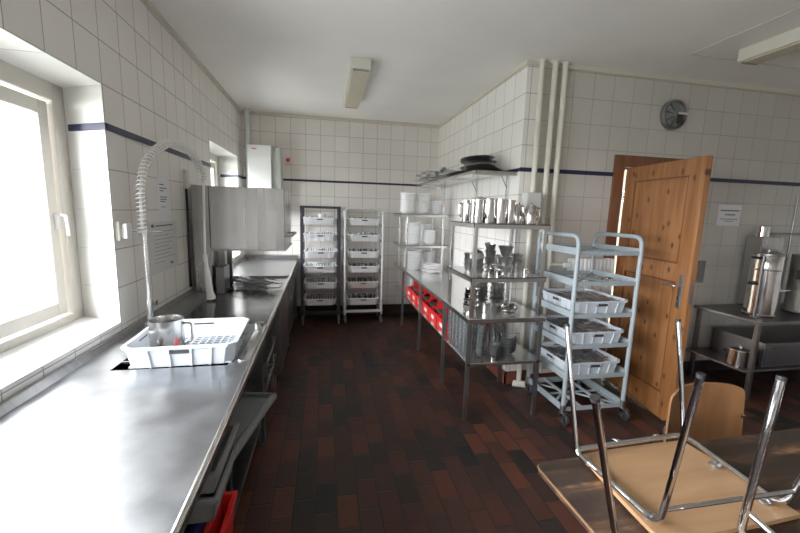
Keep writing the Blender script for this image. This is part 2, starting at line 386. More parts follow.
def window(n, q, mull, sillx):
    y0, yr, z0, z1 = q; y1 = yr+(.10 if n == 2 else .13)
    fx = XL-.235                         # room side face of the frame
    r = D.objects.new('window_%d' % n, None); COL.objects.link(r); r.location = (fx, (y0+y1)/2, z0); r['kind'] = 'structure'
    f = MB(); t = .085
    f.box(fx-.07, fx, y0, y0+t, z0, z1).box(fx-.07, fx, y1-t, y1, z0, z1).box(fx-.07, fx, y0+t, y1-t, z1-t, z1).box(fx-.07, fx, y0+t, y1-t, z0, z0+.04)
    for m in mull: f.box(fx-.07, fx, m-.04, m+.04, z0+.04, z1-t)
    f.build('window_frame', 'paint_white', r, bevel=.004)
    edges = [y0+t] + [e for m in mull for e in (m-.04, m+.04)] + [y1-t]
    for a, b_ in zip(edges[::2], edges[1::2]):
        s = MB(); g = .012; sw = .065; X0, X1 = fx-.06, fx-.018
        s.box(X0, X1, a+g, a+g+sw, z0+.05, z1-t-g).box(X0, X1, b_-g-sw, b_-g, z0+.05, z1-t-g)
        s.box(X0, X1, a+g+sw, b_-g-sw, z1-t-g-sw, z1-t-g).box(X0, X1, a+g+sw, b_-g-sw, z0+.05, z0+.05+sw)
        so = s.build('sash', 'paint_white', r, bevel=.004)
        MB().box(fx-.042, fx-.036, a+g+sw-.005, b_-g-sw+.005, z0+.05+sw-.005, z1-t-g-sw+.005).build('pane', 'winglass', so)
        if n == 1:
            yy = b_+.018
            h = MB().box(fx-.018, fx-.004, b_-.045, b_-.02, 1.36, 1.44, .003)
            h.tube(fil([(fx-.01, b_-.032, 1.43), (fx+.025, b_-.032, 1.43), (fx+.03, b_-.03, 1.33)], .01), .007)
            h.build('handle', 'enamel', so, smooth=40)
    # smooth painted reveal lining and sill board
    l = MB(); e = .004
    l.prism([(fx, y1-e), (XL+.001, yr-e), (XL+.001, yr), (fx, y1)], z0, z1); l.box(fx, XL+.001, y0, y0+e, z0, z1)
    l.prism([(fx, y0), (XL+.001, y0), (XL+.001, yr), (fx, y1)], z1-e, z1)
    l.build('reveal', 'sill_tile' if False else 'tile_rev', r)
    MB().prism([(fx, y0), (XL+sillx, y0), (XL+sillx, yr), (fx, y1)], z0-.002, z0+.004).build('sill', 'sill', r, bevel=.003)
M['tile_rev'] = plain('reveal_tile', (.66,.65,.61), .3, noise=.02)
window(1, W1, [.72], .004)
window(2, W2, [4.46], .004)
window(3, W3, [-1.9], .004)
# reveal tile joints of the big window
j = MB()
for k in range(1, 6): j.prism([(XL-.22, W1[1]+.1165), (XL-.002, W1[1]-.0055), (XL-.002, W1[1]-.0035), (XL-.22, W1[1]+.1185)], 2.062-k*TH-.0012, 2.062-k*TH+.0012)
for yy in (1.78, 1.4, 1.0, .6): j.box(XL-.2, XL-.002, yy, yy+.002, W1[3]-.0055, W1[3]-.0035)
struct('trim_4', j, 'jointgrey')

# ------------------------------------------------------------------ door
dr = D.objects.new('door_1', None); COL.objects.link(dr); dr.location = (DX0, YR, 0); dr['kind'] = 'structure'
cs = MB(); cw = .10
cs.box(DX0-cw, DX0, YR-.02, YR+.14, 0, DZ+cw).box(DX1, DX1+.08, YR-.02, YR+.14, 0, DZ+cw).box(DX0, DX1, YR-.02, YR+.14, DZ, DZ+cw)
cs.build('door_casing', 'pine_frame', dr, bevel=.004)
def leaf_local():
    L, T, HH = .80, .042, 1.905
    o = {}
    st = .115
    m = MB()
    m.box(0, st, 0, T, 0, HH).box(L-st-.01, L, 0, T, 0, HH)
    m.box(st, L-st-.01, 0, T, HH-.115, HH).box(st, L-st-.01, 0, T, 1.04, 1.17).box(st, L-st-.01, 0, T, 0, .19)
    o['stile'] = m
    p = MB(); p.box(st-.01, L-st, .012, T-.012, .18, 1.05).box(st-.01, L-st, .012, T-.012, 1.16, HH-.105)
    o['panel'] = p
    k = MB()   # mouldings round the panels
    for z0, z1 in ((.19, 1.04), (1.17, HH-.115)):
        for T0 in (.002, T-.012):
            k.box(st, L-st-.01, T0, T0+.010, z0, z0+.012).box(st, L-st-.01, T0, T0+.010, z1-.012, z1)
            k.box(st, st+.012, T0, T0+.010, z0, z1).box(L-st-.022, L-st-.01, T0, T0+.010, z0, z1)
    o['moulding'] = k
    h = MB()
    h.box(L-.088, L-.052, -.006, 0, .86, 1.10, .002); h.box(L-.088, L-.052, T, T+.006, .86, 1.10, .002)
    o['plate'] = h
    hh = MB()
    for sg, y in ((-1, 0), (1, T)):
        hh.tube(fil([(L-.07, y, 1.02), (L-.07, y+sg*.05, 1.02), (L-.19, y+sg*.052, 1.018)], .015), .0085)
    hh.cyl(L-.07, -.009, .925, .945, .008, 12)
    o['lever'] = hh
    o['latch'] = MB().box(L-.001, L+.002, .012, T-.012, .9, 1.06)
    hg = MB()
    for z in (1.62, .25): hg.cyl(-.004, -.006, z, z+.10, .008, 12)
    o['hinge'] = hg
    return o
lo = leaf_local()
a = math.atan2(2.125-2.905, 2.458-2.556)
MT = Matrix.Translation((2.556, 2.905, .012)) @ Matrix.Rotation(a, 4, 'Z')
def fin(mb, name, mat, parent, **kw): return mb.xf(MT).build(name, mat, parent, **kw)
lf = fin(lo['stile'], 'door_leaf', 'pine', dr, bevel=.003)
fin(lo['panel'], 'panel', 'pine', lf); fin(lo['moulding'], 'moulding', 'pine_frame', lf)
fin(lo['plate'], 'lock_plate', 'steel_dark', lf); fin(lo['lever'], 'door_handle', 'chrome', lf, smooth=40)
fin(lo['latch'], 'latch_plate', 'steel_dark', lf); fin(lo['hinge'], 'hinge', 'steel', lf, smooth=40)

# ------------------------------------------------------------------ left counter
CZ = .81
ct = thing('steel_counter', 'long stainless steel sink counter under the windows along the left wall', 'counter', (-.65, 2.3, 0))
bxL = XL+.005
def slab(x0, x1, y0, y1, z0, z1, mb):   # x1 None: follow the front edge
    a, c = (cfx(y0), cfx(y1)) if x1 is None else (x1, x1)
    mb.hexa([(x0,y0,z0),(a,y0,z0),(c,y1,z0),(x0,y1,z0),(x0,y0,z1),(a,y0,z1),(c,y1,z1),(x0,y1,z1)])
m = MB(); t = .035
SX0, SX1, SY0, SY1 = -.875, -.42, 1.682, 2.12     # sink opening
RX0, RY0, RY1 = -.90, 2.30, 3.95                 # shallow recess
slab(bxL, None, -.6, SY0, CZ-t, CZ, m)
slab(bxL, SX0, SY0, SY1, CZ-t, CZ, m); slab(SX1, None, SY0, SY1, CZ-t, CZ, m)
slab(bxL, None, SY1, RY0, CZ-t, CZ, m)
slab(bxL, RX0, RY0, RY1, CZ-t, CZ, m)
slab(RX0, None, RY0, RY1, CZ-t-.012, CZ-.018, m)
slab(bxL, None, RY1, 5.30, CZ-t, CZ, m)
top = m.build('worktop', 'counter', ct)
r = MB()     # front rim over the recess
for y0, y1 in ((RY0, RY1),):
    a, c = cfx(y0), cfx(y1)
    r.hexa([(a-.018,y0,CZ-t),(a,y0,CZ-t),(c,y1,CZ-t),(c-.018,y1,CZ-t),(a-.018,y0,CZ),(a,y0,CZ),(c,y1,CZ),(c-.018,y1,CZ)])
r.build('front_rim', 'steel', top)
e = MB(); a, c = cfx(-.6), cfx(5.3)
e.tube([(a-.006, -.6, CZ-.007), (c-.006, 5.3, CZ-.007)], .0105, 14)
e.build('rolled_edge', 'polished', ct, smooth=60)
u = MB(); u.hexa([(bxL,-.6,CZ),(bxL+.03,-.6,CZ),(bxL+.03,5.3,CZ),(bxL,5.3,CZ),(bxL,-.6,CZ+.03),(bxL+.012,-.6,CZ+.03),(bxL+.012,5.3,CZ+.03),(bxL,5.3,CZ+.03)])
u.box(bxL, cfx(5.3), 5.27, 5.30, CZ, CZ+.05)
u.build('upstand', 'steel_dark', ct, bevel=.003)
k = MB()
k.box(SX0, SX1, SY0, SY1, CZ-.27, CZ-.262)
k.box(SX0-.004, SX0, SY0, SY1, CZ-.27, CZ-.001).box(SX1, SX1+.004, SY0, SY1, CZ-.27, CZ-.001).box(SX0, SX1, SY0-.004, SY0, CZ-.27, CZ-.001).box(SX0, SX1, SY1, SY1+.004, CZ-.27, CZ-.001)
k.build('sink_bowl', 'steel_wet', ct)
for y in (1.78, 2.0): MB().box(SX0, SX1, y-.006, y+.006, CZ-.010, CZ-.001).build('sink_rail', 'steel', ct)
g = MB()
g.box(-.385, -.335, 1.72, 2.24, CZ, CZ+.006, .002)
g.cyl(-.372, 2.22, CZ+.0, CZ+.03, .028, 20)
g.build('drip_rail', 'steel', ct, smooth=40)
f = MB(); f.box(RX0+.03, cfx(2.4)-.03, RY0+.02, RY1-.02, CZ-.0175, CZ-.0155); f.build('wet_recess', 'steel_wet', ct)
for y in (.4, 1.35, 2.35, 4.1, 5.2):
    for x in (-.95, -.40): MB().box(x-.018, x+.018, y-.018, y+.018, 0, CZ-.03).build('leg', 'steel_dark', ct)
MB().box(-.40, -.375, .4, 2.35, .20, .235).box(-.96, -.94, .4, 2.35, .20, .235).build('shelf_rail', 'steel_dark', ct)
MB().box(-.95, -.39, .42, 2.33, .19, .20).build('lower_shelf', 'steel_dark', ct)

# dishwasher cabinet under the counter, hood raised above
dw = thing('dishwasher', 'stainless pass-through dishwasher with its square hood raised above the counter', 'dishwasher', (-.6, 3.45, 0))
MB().box(-.90, -.36, 3.10, 3.80, .12, CZ-.055).build('cabinet', 'steel_dark', dw, bevel=.004)
for x in (-.86, -.42):
    for y in (3.15, 3.75): MB().cyl(x, y, 0, .12, .018, 12).build('foot', 'steel_dark', dw)
hd = MB(); HX0, HX1, HY0, HY1, HZ0, HZ1 = -.87, -.318, 3.15, 3.74, 1.165, 1.645
hd.box(HX0, HX1, HY0, HY0+.006, HZ0, HZ1).box(HX0, HX1, HY1-.006, HY1, HZ0, HZ1).box(HX0, HX0+.006, HY0, HY1, HZ0, HZ1).box(HX1-.006, HX1, HY0, HY1, HZ0, HZ1)
hd.box(HX0, HX1, HY0, HY1, HZ1-.006, HZ1)
hood = hd.build('hood', 'steel_v', dw, bevel=.003)
lip = MB(); lip.box(HX0-.004, HX1+.004, HY0-.006, HY0+.012, HZ0-.014, HZ0+.004).box(HX0-.004, HX1+.004, HY1-.012, HY1+.006, HZ0-.014, HZ0+.004).box(HX0-.006, HX0+.01, HY0, HY1, HZ0-.014, HZ0+.004).box(HX1-.01, HX1+.006, HY0, HY1, HZ0-.014, HZ0+.004)
lip.build('hood_lip', 'steel_dark', hood)
hb = MB(); hb.tube(fil([(HX1, HY0+.05, 1.27), (HX1+.05, HY0+.05, 1.27), (HX1+.05, HY1-.1, 1.27), (HX1, HY1-.1, 1.27)], .02), .011)
hb.build('handle', 'steel_dark', dw, smooth=40)
MB().box(-1.012, -.885, 3.20, 3.72, CZ+.0, 1.65).build('rear_housing', 'steel_v', dw, bevel=.004)
for y in (3.42, 3.66): MB().box(-.875, -.835, y-.02, y+.02, CZ-.018, 1.30).build('guide_post', 'steel_dark', dw)
MB().box(-.86, -.80, 3.22, 3.40, CZ-.015, CZ+.20).build('control_box', 'steel_dark', dw)
# wash arms and wire loops
wl = MB()
for k in range(9):
    cx_, cy_ = -.60+random.uniform(-.10,.10), 3.46+random.uniform(-.10,.10); rx, ry = random.uniform(.09,.20), random.uniform(.09,.19); ph = random.uniform(0,6)
    pts = [(min(-.37, max(-.83, cx_+rx*math.cos(t_/22*2*PI+ph))), cy_+ry*math.sin(t_/22*2*PI+ph*.6), CZ+.006+.012*k/2+.012*math.sin(3*t_/22*2*PI+k)) for t_ in range(22)]
    wl.tube(pts, .0055, 6, closed=True)
tag(wl.build('wire_loops', 'steel_murky', smooth=40), 'tangle of thin grey wire and hose loops lying on the counter under the raised hood', 'wire coil')

# items under the counter
ml = thing('shelf_tray', 'grey shallow plastic tray jutting out from under the counter front', 'tray', (-.52, 1.85, .40), rotz=0)
m = MB(); T_ = Matrix.Translation((-.325, 1.85, .425)) @ Matrix.Rotation(-.20, 4, 'Z') @ Matrix.Rotation(-.0, 4, 'X')
m.box(-.40, 0, -.29, .27, 0, .006).box(-.025, 0, -.29, .27, 0, .03, .004).box(-.40, -.375, -.29, .27, 0, .03, .004).box(-.4, 0, .25, .27, 0, .03, .004).box(-.4, 0, -.29, -.27, 0, .03, .004)
m.xf(T_).build('tray_pan', 'greyplastic', ml)
MB().box(-.15, -.04, -.2, .2, .006, .012).xf(T_).build('tray_ridge', 'greyplastic', ml)
for x, y in ((-.39, -.20), (-.06, .18), (-.06, -.24), (-.39, .18)): MB().box(x, x+.02, y, y+.02, -.225, 0).xf(T_).build('tray_support', 'darkgrey', ml)
def tub(name, label, mat, x0, x1, y0, y1, z0, z1, wall=.006, group=None):
    m = MB(); tp = .012
    m.hexa([(x0+tp,y0+tp,z0),(x1-tp,y0+tp,z0),(x1-tp,y1-tp,z0),(x0+tp,y1-tp,z0),(x0+tp,y0+tp,z0+.006),(x1-tp,y0+tp,z0+.006),(x1-tp,y1-tp,z0+.006),(x0+tp,y1-tp,z0+.006)])
    for (a, b_, c, d) in (((x0,y0),(x1,y0),(x1,y0+wall),(x0,y0+wall)),((x0,y1-wall),(x1,y1-wall),(x1,y1),(x0,y1)),((x0,y0),(x0+wall,y0),(x0+wall,y1),(x0,y1)),((x1-wall,y0),(x1,y0),(x1,y1),(x1-wall,y1))):
        cxm, cym = (x0+x1)/2, (y0+y1)/2
        def sh(p): return (p[0]+(tp if p[0] < cxm else -tp), p[1]+(tp if p[1] < cym else -tp))
        m.hexa([(*sh(p), z0) for p in (a,b_,c,d)]+[(*p, z1) for p in (a,b_,c,d)])
    rt = thing(name, label, 'storage tub', ((x0+x1)/2, (y0+y1)/2, z0), group=group)
    m.build('body', mat, rt)
    rm = MB(); q = .010
    rm.box(x0-q, x1+q, y0-q, y0+.004, z1-.014, z1+.002).box(x0-q, x1+q, y1-.004, y1+q, z1-.014, z1+.002).box(x0-q, x0+.004, y0, y1, z1-.014, z1+.002).box(x1-.004, x1+q, y0, y1, z1-.014, z1+.002)
    rm.build('rim', mat, rt, bevel=.002)
    return rt
tub('storage_tub', 'light grey open plastic tub, upper of the two stacked beneath the counter edge', 'greyplastic', -.70, -.318, 1.10, 1.36, .640, .715)
tub('storage_tub', 'light grey plastic tub stacked below another tub and above a red box', 'greyplastic', -.70, -.322, 1.10, 1.36, .545, .632)
tub('storage_tub', 'dark blue plastic tub beneath the counter left of the red box', 'blue', -.62, -.392, 1.02, 1.30, .205, .535)
tub('storage_tub', 'red plastic box low beneath the counter under the stacked grey tubs', 'red', -.375, -.328, 1.12, 1.34, .205, .455)
# wire baskets stacked under the counter
def wirebasket():
    rt = thing('wire_basket', 'grey wire basket stacked under the sink counter, upper one', 'basket', (-.50, 2.70, .42))
    m = MB()
    for z, e_ in ((0, .02), (.10, 0)):
        m.tube([(-.70+e_, 2.48+e_, .42+z), (-.37-e_, 2.48+e_, .42+z), (-.37-e_, 2.90-e_, .42+z), (-.70+e_, 2.90-e_, .42+z)], .004, 6, closed=True)
    m.build('rim', 'steel', rt)
    g = MB()
    for i in range(9):
        y = 2.50+i*.047; g.tube([(-.68, y, .52), (-.675, y, .42), (-.39, y, .42), (-.37, y, .52)], .0022, 5)
    for i in range(6):
        x = -.66+i*.054; g.tube([(x, 2.49, .52), (x, 2.5, .42), (x, 2.88, .42), (x, 2.9, .52)], .0022, 5)
    g.build('mesh', 'steel', rt)
    return rt
wb = wirebasket()
dup(wb, (-.50, 2.70, .28), label='grey wire basket stacked under the sink counter, lower one')
MB_s = MB().box(-.88, -.39, 2.42, 2.98, .265, .275).box(-.87,-.85,2.44,2.46,0,.27).box(-.42,-.40,2.44,2.46,0,.27).box(-.87,-.85,2.94,2.96,0,.27).box(-.42,-.40,2.94,2.96,0,.27)
tag(MB_s.build('low_stand', 'steel_dark'), 'low dark metal stand carrying two wire baskets under the counter', 'stand')
cb = thing('base_cabinet', 'dark steel base cabinet under the far end of the counter', 'cabinet', (-.62, 4.6, 0))
MB().box(-.98, -.395, 4.14, 5.16, .10, CZ-.04).build('body', 'steel_dark', cb, bevel=.003)
for y in (4.15, 4.66):
    dd = MB().box(-.394, -.380, y, y+.49, .12, CZ-.06).build('door', 'steel_dark', cb, bevel=.002)
    MB().tube(fil([(-.38, y+.05, .50), (-.36, y+.05, .50), (-.36, y+.05, .66), (-.38, y+.05, .66)], .01), .005, 8).build('handle', 'chrome', dd)
for y in (4.2, 5.1): MB().box(-.95, -.42, y-.02, y+.02, 0, .10).build('plinth_foot', 'darkgrey', cb)

# ------------------------------------------------------------------ crates
def crate_mb(w, d, h, th=.006, floor_lattice=False):
    """tapered dish crate with chamfered corners; origin at the centre of its bottom"""
    parts = {}
    def ring(s, c, z): 
        x, y = w/2*s, d/2*s
        return [(-x+c, -y, z), (x-c, -y, z), (x, -y+c, z), (x, y-c, z), (x-c, y, z), (-x+c, y, z), (-x, y-c, z), (-x, -y+c, z)]
    b = MB(); bm = b.bm; ch = .035
    def prof(sc, z, bump, k=1):
        x, y = w/2*sc, d/2*sc; c = ch; pts = []
        sides = [((-x+c,-y),(x-c,-y),(0,-1)), ((x,-y+c),(x,y-c),(1,0)), ((x-c,y),(-x+c,y),(0,1)), ((-x,y-c),(-x,-y+c),(-1,0))]
        for (p, q, nn) in sides:
            P_, Q_ = Vector(p), Vector(q); L_ = (Q_-P_).length; pts.append(P_)
            for f_ in (.16, .38, .62, .84):
                for dd, bb in ((-.0045, 0), (-.0045, 1), (.0045, 1), (.0045, 0)):
                    u_ = f_+dd/L_; pts.append(P_.lerp(Q_, u_)+Vector(nn)*(bump*bb))
            pts.append(Q_)
        return [bm.verts.new((p.x*k, p.y*k, z)) for p in pts]
    k_ = 1-2*th/w
    loops = [prof(.93, 0, .007), prof(.995, h-.006, .007), prof(1.0, h, 0), prof(1.0, h, 0, k_), prof(.93, .006, 0, k_)]
    n_ = len(loops[0])
    for A_, B_ in zip(loops, loops[1:]):
        for i in range(n_): bm.faces.new((A_[i], A_[(i+1)%n_], B_[(i+1)%n_], B_[i]))
    if not floor_lattice:
        bm.faces.new(loops[0][::-1]); bm.faces.new(loops[-1])
    else:
        for i in range(n_): bm.faces.new((loops[0][i], loops[0][(i+1)%n_], loops[-1][(i+1)%n_], loops[-1][i]))
    parts['body'] = b
    if floor_lattice:
        g_ = MB(); n = 12
        for i in range(n+1):
            x = -w*.45+i*w*.9/n; g_.box(x-.003, x+.003, -d*.455, d*.455, 0, .006)
        for i in range(n+1):
            y = -d*.45+i*d*.9/n; g_.box(-w*.455, w*.455, y-.003, y+.003, 0, .006)
        parts['floor_grid'] = g_
    r = MB(); k = .008
    o = ring(1.0, ch, h); P_ = [Vector(p) for p in o]
    outer = [Vector((p.x*(1+2*k/w), p.y*(1+2*k/d), 0)) for p in P_]
    inner = [Vector((p.x*(1-.01/w), p.y*(1-.01/d), 0)) for p in P_]
    L = []
    for zz, src in ((h-.010, outer), (h+.002, outer), (h+.002, inner), (h-.010, inner)):
        L.append([r.bm.verts.new((p.x, p.y, zz)) for p in src])
    for a_ in range(4):
        A_, B_ = L[a_], L[(a_+1) % 4]
        for i in range(8): r.bm.faces.new((A_[i], A_[(i+1)%8], B_[(i+1)%8], B_[i]))
    parts['rim'] = r
    sl = MB(); z0, z1 = h*.66, h*.82
    parts['slots'] = []
    for sg in (-1, 1):
        yy = sg*d/2*(.93+.07*.74); xx = sg*w/2*(.93+.07*.74)
        parts['slots'] += [MB().box(-w*.11, w*.11, yy-.006, yy+.006, z0, z1), MB().box(xx-.006, xx+.006, -d*.11, d*.11, z0, z1)]
    return parts
def crate(name, label, mat, w, d, h, loc, rotz=0, group=None, lattice=False):
    rt = thing(name, label, 'crate', (0,0,0), 0, group)
    p = crate_mb(w, d, h, floor_lattice=lattice)
    p['body'].build('body', mat, rt, bevel=.0)
    p['rim'].build('rim', mat, rt, bevel=.002)
    for q in p['slots']: q.build('handle_slot', 'slot', rt)
    if lattice: p['floor_grid'].build('floor_grid', mat, rt)
    rt.location = loc; rt.rotation_euler = (0, 0, rotz)
    return rt
BK = crate('dish_basket', 'white plastic dish basket with chamfered corners over the sink, metal jug in it', 'crate_white', .44, .41, .092, (-.617, 1.888, CZ+.001), .045, lattice=True)

def cutlery_stuff(w, d, z, loc, label, mat='tarnish', n=70, seed=0, rotz=0):
    rnd = random.Random(seed); m = MB()
    for i in range(n):
        x, y = rnd.uniform(-w/2+.05, w/2-.05), rnd.uniform(-d/2+.05, d/2-.05); a = rnd.choice([0, PI/2])+rnd.uniform(-.5,.5); l = rnd.uniform(.035,.05)
        zz = z+rnd.uniform(-.012, .012)
        dx, dy = math.cos(a)*l, math.sin(a)*l
        lim = lambda v, q: max(-q, min(q, v))
        m.tube([(lim(x-dx, w/2-.03), lim(y-dy, d/2-.03), zz), (x, y, zz+.004), (lim(x+dx, w/2-.03), lim(y+dy, d/2-.03), zz+rnd.uniform(-.008,.008))], [.003, .0045, .009], 5)
    m.box(-w/2+.035, w/2-.035, -d/2+.035, d/2-.035, .008, z-.01)
    o = m.build('cutlery', mat, loc=(0,0,0)); o.location = loc; o.rotation_euler = (0,0,rotz)
    tag(o, label, 'cutlery', kind='stuff')
    return o

# jug in the basket and red scrubber
def jug(name, label, x, y, z, r, h, mat='polished', group=None, cat='jug', handle_dir=0, lid=False):
    rt = thing(name, label, cat, (x, y, z), 0, group)
    MB().lathe([(0,0),(r*.97,0),(r,.006),(r,h*.9),(r*1.02,h),(r*.98,h),(r*.96,h*.9),(r*.96,.01),(0,.01)] if not lid else [(0,0),(r*.97,0),(r,.006),(r*.98,h*.55),(r*.8,h*.85),(r*.78,h*.9),(0,h*.9)], x, y, 28, z).build('body', mat, rt, smooth=40)
    hm = MB(); c, s_ = math.cos(handle_dir), math.sin(handle_dir)
    q = [(r*.97, h*.85), (r*1.45, h*.85), (r*1.5, h*.35), (r*.97, h*.2)]
    hm.tube(fil([(x+c*a_, y+s_*a_, z+b_) for a_, b_ in q], .02), .0055, 8); hm.build('handle', mat, rt, smooth=40)
    if lid:
        MB().lathe([(r*.8,h*.9),(r*.7,h*.96),(r*.2,h*1.0),(r*.12,h*1.02),(r*.16,h*1.08),(0,h*1.1)], x, y, 24, z).build('lid', mat, rt, smooth=40)
        sp = MB(); sp.tube([(x-c*r*.85, y-s_*r*.85, z+h*.45), (x-c*r*1.25, y-s_*r*1.25, z+h*.62), (x-c*r*1.4, y-s_*r*1.4, z+h*.85)], [.014, .010, .006], 8); sp.build('spout', mat, rt, smooth=40)
    return rt
jug('metal_jug', 'large cylindrical steel jug standing in the white dish basket', -.715, 1.85, CZ+.009, .070, .160, 'brushed', handle_dir=.1)
jug('metal_jug', 'short steel pot beside the large jug in the dish basket', -.735, 1.735, CZ+.009, .028, .055, 'brushed', handle_dir=2.6)
m = MB(); m.box(-.04, .04, -.014, .014, 0, .018, .004); m.box(.03, .055, -.01, .01, .004, .014, .003); m.xf(Matrix.Translation((-.60, 1.80, CZ+.02)) @ Matrix.Rotation(.3, 4, 'Z') @ Matrix.Rotation(-.15, 4, 'Y'))
tag(m.build('scrubbing_brush', 'red'), 'small red scrubbing brush on the floor of the white dish basket', 'brush')
m = MB(); m.lathe([(0,0),(.02,.0),(.035,.012),(.036,.014),(.02,.004),(0,.004)], -.52, 1.79, 20, CZ+.008)
tag(m.build('glass_dish', 'glass', smooth=40), 'tiny clear glass dish beside the red brush in the basket', 'dish')

# ------------------------------------------------------------------ rinse faucet
rf = thing('rinse_faucet', 'tall pre-rinse spray faucet with chrome coiled spring arched over the counter', 'faucet', (-.97, 2.30, CZ))
MB().tube([(-.97,2.30,CZ), (-.97,2.30,.95)], .016, 14).tube([(-.97,2.30,.95), (-.97,2.295,1.346)], .011, 14).cyl(-.97, 2.30, CZ, CZ+.02, .03).cyl(-.97, 2.30, .94, .965, .02).build('riser', 'chromewhite', rf, smooth=40)
path = [(-.972,2.289,1.34),(-.972,2.291,1.45),(-.971,2.296,1.57),(-.964,2.331,1.679),(-.951,2.397,1.767),(-.93,2.499,1.833),(-.911,2.597,1.867),(-.883,2.733,1.860),(-.861,2.845,1.813),(-.847,2.914,1.741),(-.842,2.94,1.66)]
def catmull(pts, n):
    P_ = [Vector(p) for p in pts]; P_ = [P_[0]*2-P_[1]]+P_+[P_[-1]*2-P_[-2]]; out = []
    for i in range(1, len(P_)-2):
        for k in range(n):
            t_ = k/n; a_, b_, c_, d_ = P_[i-1:i+3]
            out.append(.5*((2*b_)+(c_-a_)*t_+(2*a_-5*b_+4*c_-d_)*t_*t_+(3*b_-a_-3*c_+d_)*t_**3))
    out.append(P_[-2]); return out
cp = catmull(path, 24)
L = [0]
for a_, b_ in zip(cp, cp[1:]): L.append(L[-1]+(b_-a_).length)
turns = 50; K = turns*12; pts = []; j_ = 0; u0 = None; rad = .022
for i in range(K+1):
    s_ = L[-1]*i/K
    while j_ < len(L)-2 and L[j_+1] < s_: j_ += 1
    t_ = (s_-L[j_])/max(1e-9, L[j_+1]-L[j_]); p = cp[j_].lerp(cp[j_+1], t_); tn = (cp[j_+1]-cp[j_]).normalized()
    if u0 is None: u0 = tn.cross(Vector((0,1,0))).normalized()
    u0 = (u0-tn*u0.dot(tn)).normalized(); w_ = tn.cross(u0); th = 2*PI*i/12
    pts.append(p+(u0*math.cos(th)+w_*math.sin(th))*rad)
MB().tube(pts, .0042, 6).build('spring', 'glarewhite', rf, smooth=60)
MB().tube(cp[::3], .010, 10).build('inner_hose', 'acrylic', rf, smooth=60)
MB().tube([(-.842,2.94,1.66), (-.845,2.925,1.4), (-.847,2.914,1.14)], .0085, 12).build('hose', 'glarewhite', rf, smooth=60)
sp = MB(); sp.tube([(-.847,2.914,1.15),(-.847,2.916,1.12),(-.845,2.92,1.09),(-.842,2.93,1.0),(-.838,2.955,.86),(-.836,2.968,.83),(-.836,2.97,.813)], [.014,.017,.013,.021,.026,.033,.036], 18)
sp.build('spray_head', 'glarewhite', rf, smooth=60)
MB().tube(fil([(-.862,2.90,1.09),(-.895,2.88,1.06),(-.890,2.90,.93),(-.865,2.93,.90)], .02), .006, 8).build('trigger', 'chrome', rf, smooth=60)
MB().tube([(-1.045,2.235,1.355),(-.90,2.34,1.345)], .006, 8).cyl(-.972,2.29,1.33,1.36,.022).build('wall_stay', 'chrome', rf, smooth=50)
m = MB().tube(fil([(-.97,2.30,.93),(-.97,2.37,.935),(-.995,2.40,.935)], .02), .010, 10).tube([(-.985,2.36,.935),(-.955,2.36,.935)], .014, 10)
m.build('side_tap', 'chrome', rf, smooth=50)

# wall items left
s_ = thing('wall_bracket', 'white plastic wall block holding the faucet stay beside the big window', 'bracket', (XL, 2.20, 1.3))
MB().box(XL, XL+.02, 2.17, 2.26, 1.305, 1.405, .003).build('back_plate', 'socket', s_)
MB().box(XL+.02, XL+.045, 2.19, 2.25, 1.315, 1.395, .005).build('block', 'enamel', s_)
def notice(name, label, x, y0, y1, z0, z1, lines, axis='x', mat='paper', cat='notice'):
    rt = thing(name, label, cat, (x, (y0+y1)/2, z0) if axis == 'x' else ((y0+y1)/2, x, z0))
    b = (lambda a, c, e, f, t0, t1, m: m.box(x+t0, x+t1, a, c, e, f)) if axis == 'x' else (lambda a, c, e, f, t0, t1, m: m.box(a, c, x-t1, x-t0, e, f))
    m = MB(); b(y0, y1, z0, z1, .0, .003, m); m.build('sheet', mat, rt)
    for (u0_, u1_, v, th_, mm) in lines:
        m = MB(); b(y0+(y1-y0)*u0_, y0+(y1-y0)*u1_, z0+(z1-z0)*v, z0+(z1-z0)*v+th_, .003, .0036, m); m.build('text_line', mm, rt)
    return rt
notice('paper_notice', 'narrow printed white paper notice taped to the left wall tiles', XL, 2.715, 2.885, 1.398, 1.685,
       [(.1,.5,.78,.006,'ink'),(.1,.75,.70,.006,'ink'),(.1,.45,.64,.006,'ink'),(.1,.75,.50,.006,'ink'),(.1,.7,.45,.006,'ink'),(.1,.55,.40,.006,'ink'),(.15,.55,.28,.004,'ink')])
notice('poster', 'pale grey printed chart in a clear sleeve under the paper notice', XL, 2.52, 2.98, 1.06, 1.385,
       [(.12,.2,.90,.018,'ink'),(.25,.85,.91,.008,'ink')]+[(.18,.18+.1*random.randint(3,7),.80-.075*k,.004,'greyplastic') for k in range(9)]+[(.7,.8,.10,.016,'ink')], mat='acrylic', cat='poster')
s_ = thing('wall_switch', 'small beige switch box with a black cable running down the left wall', 'switch', (XL, 3.18, 1.6))
MB().box(XL, XL+.03, 3.16, 3.22, 1.62, 1.76, .003).build('box', 'socket', s_)
MB().tube(fil([(XL+.012, 3.19, 1.62), (XL+.012, 3.195, 1.5), (XL+.012, 3.18, .86)], .05), .009, 8).build('cable', 'rubber', s_)

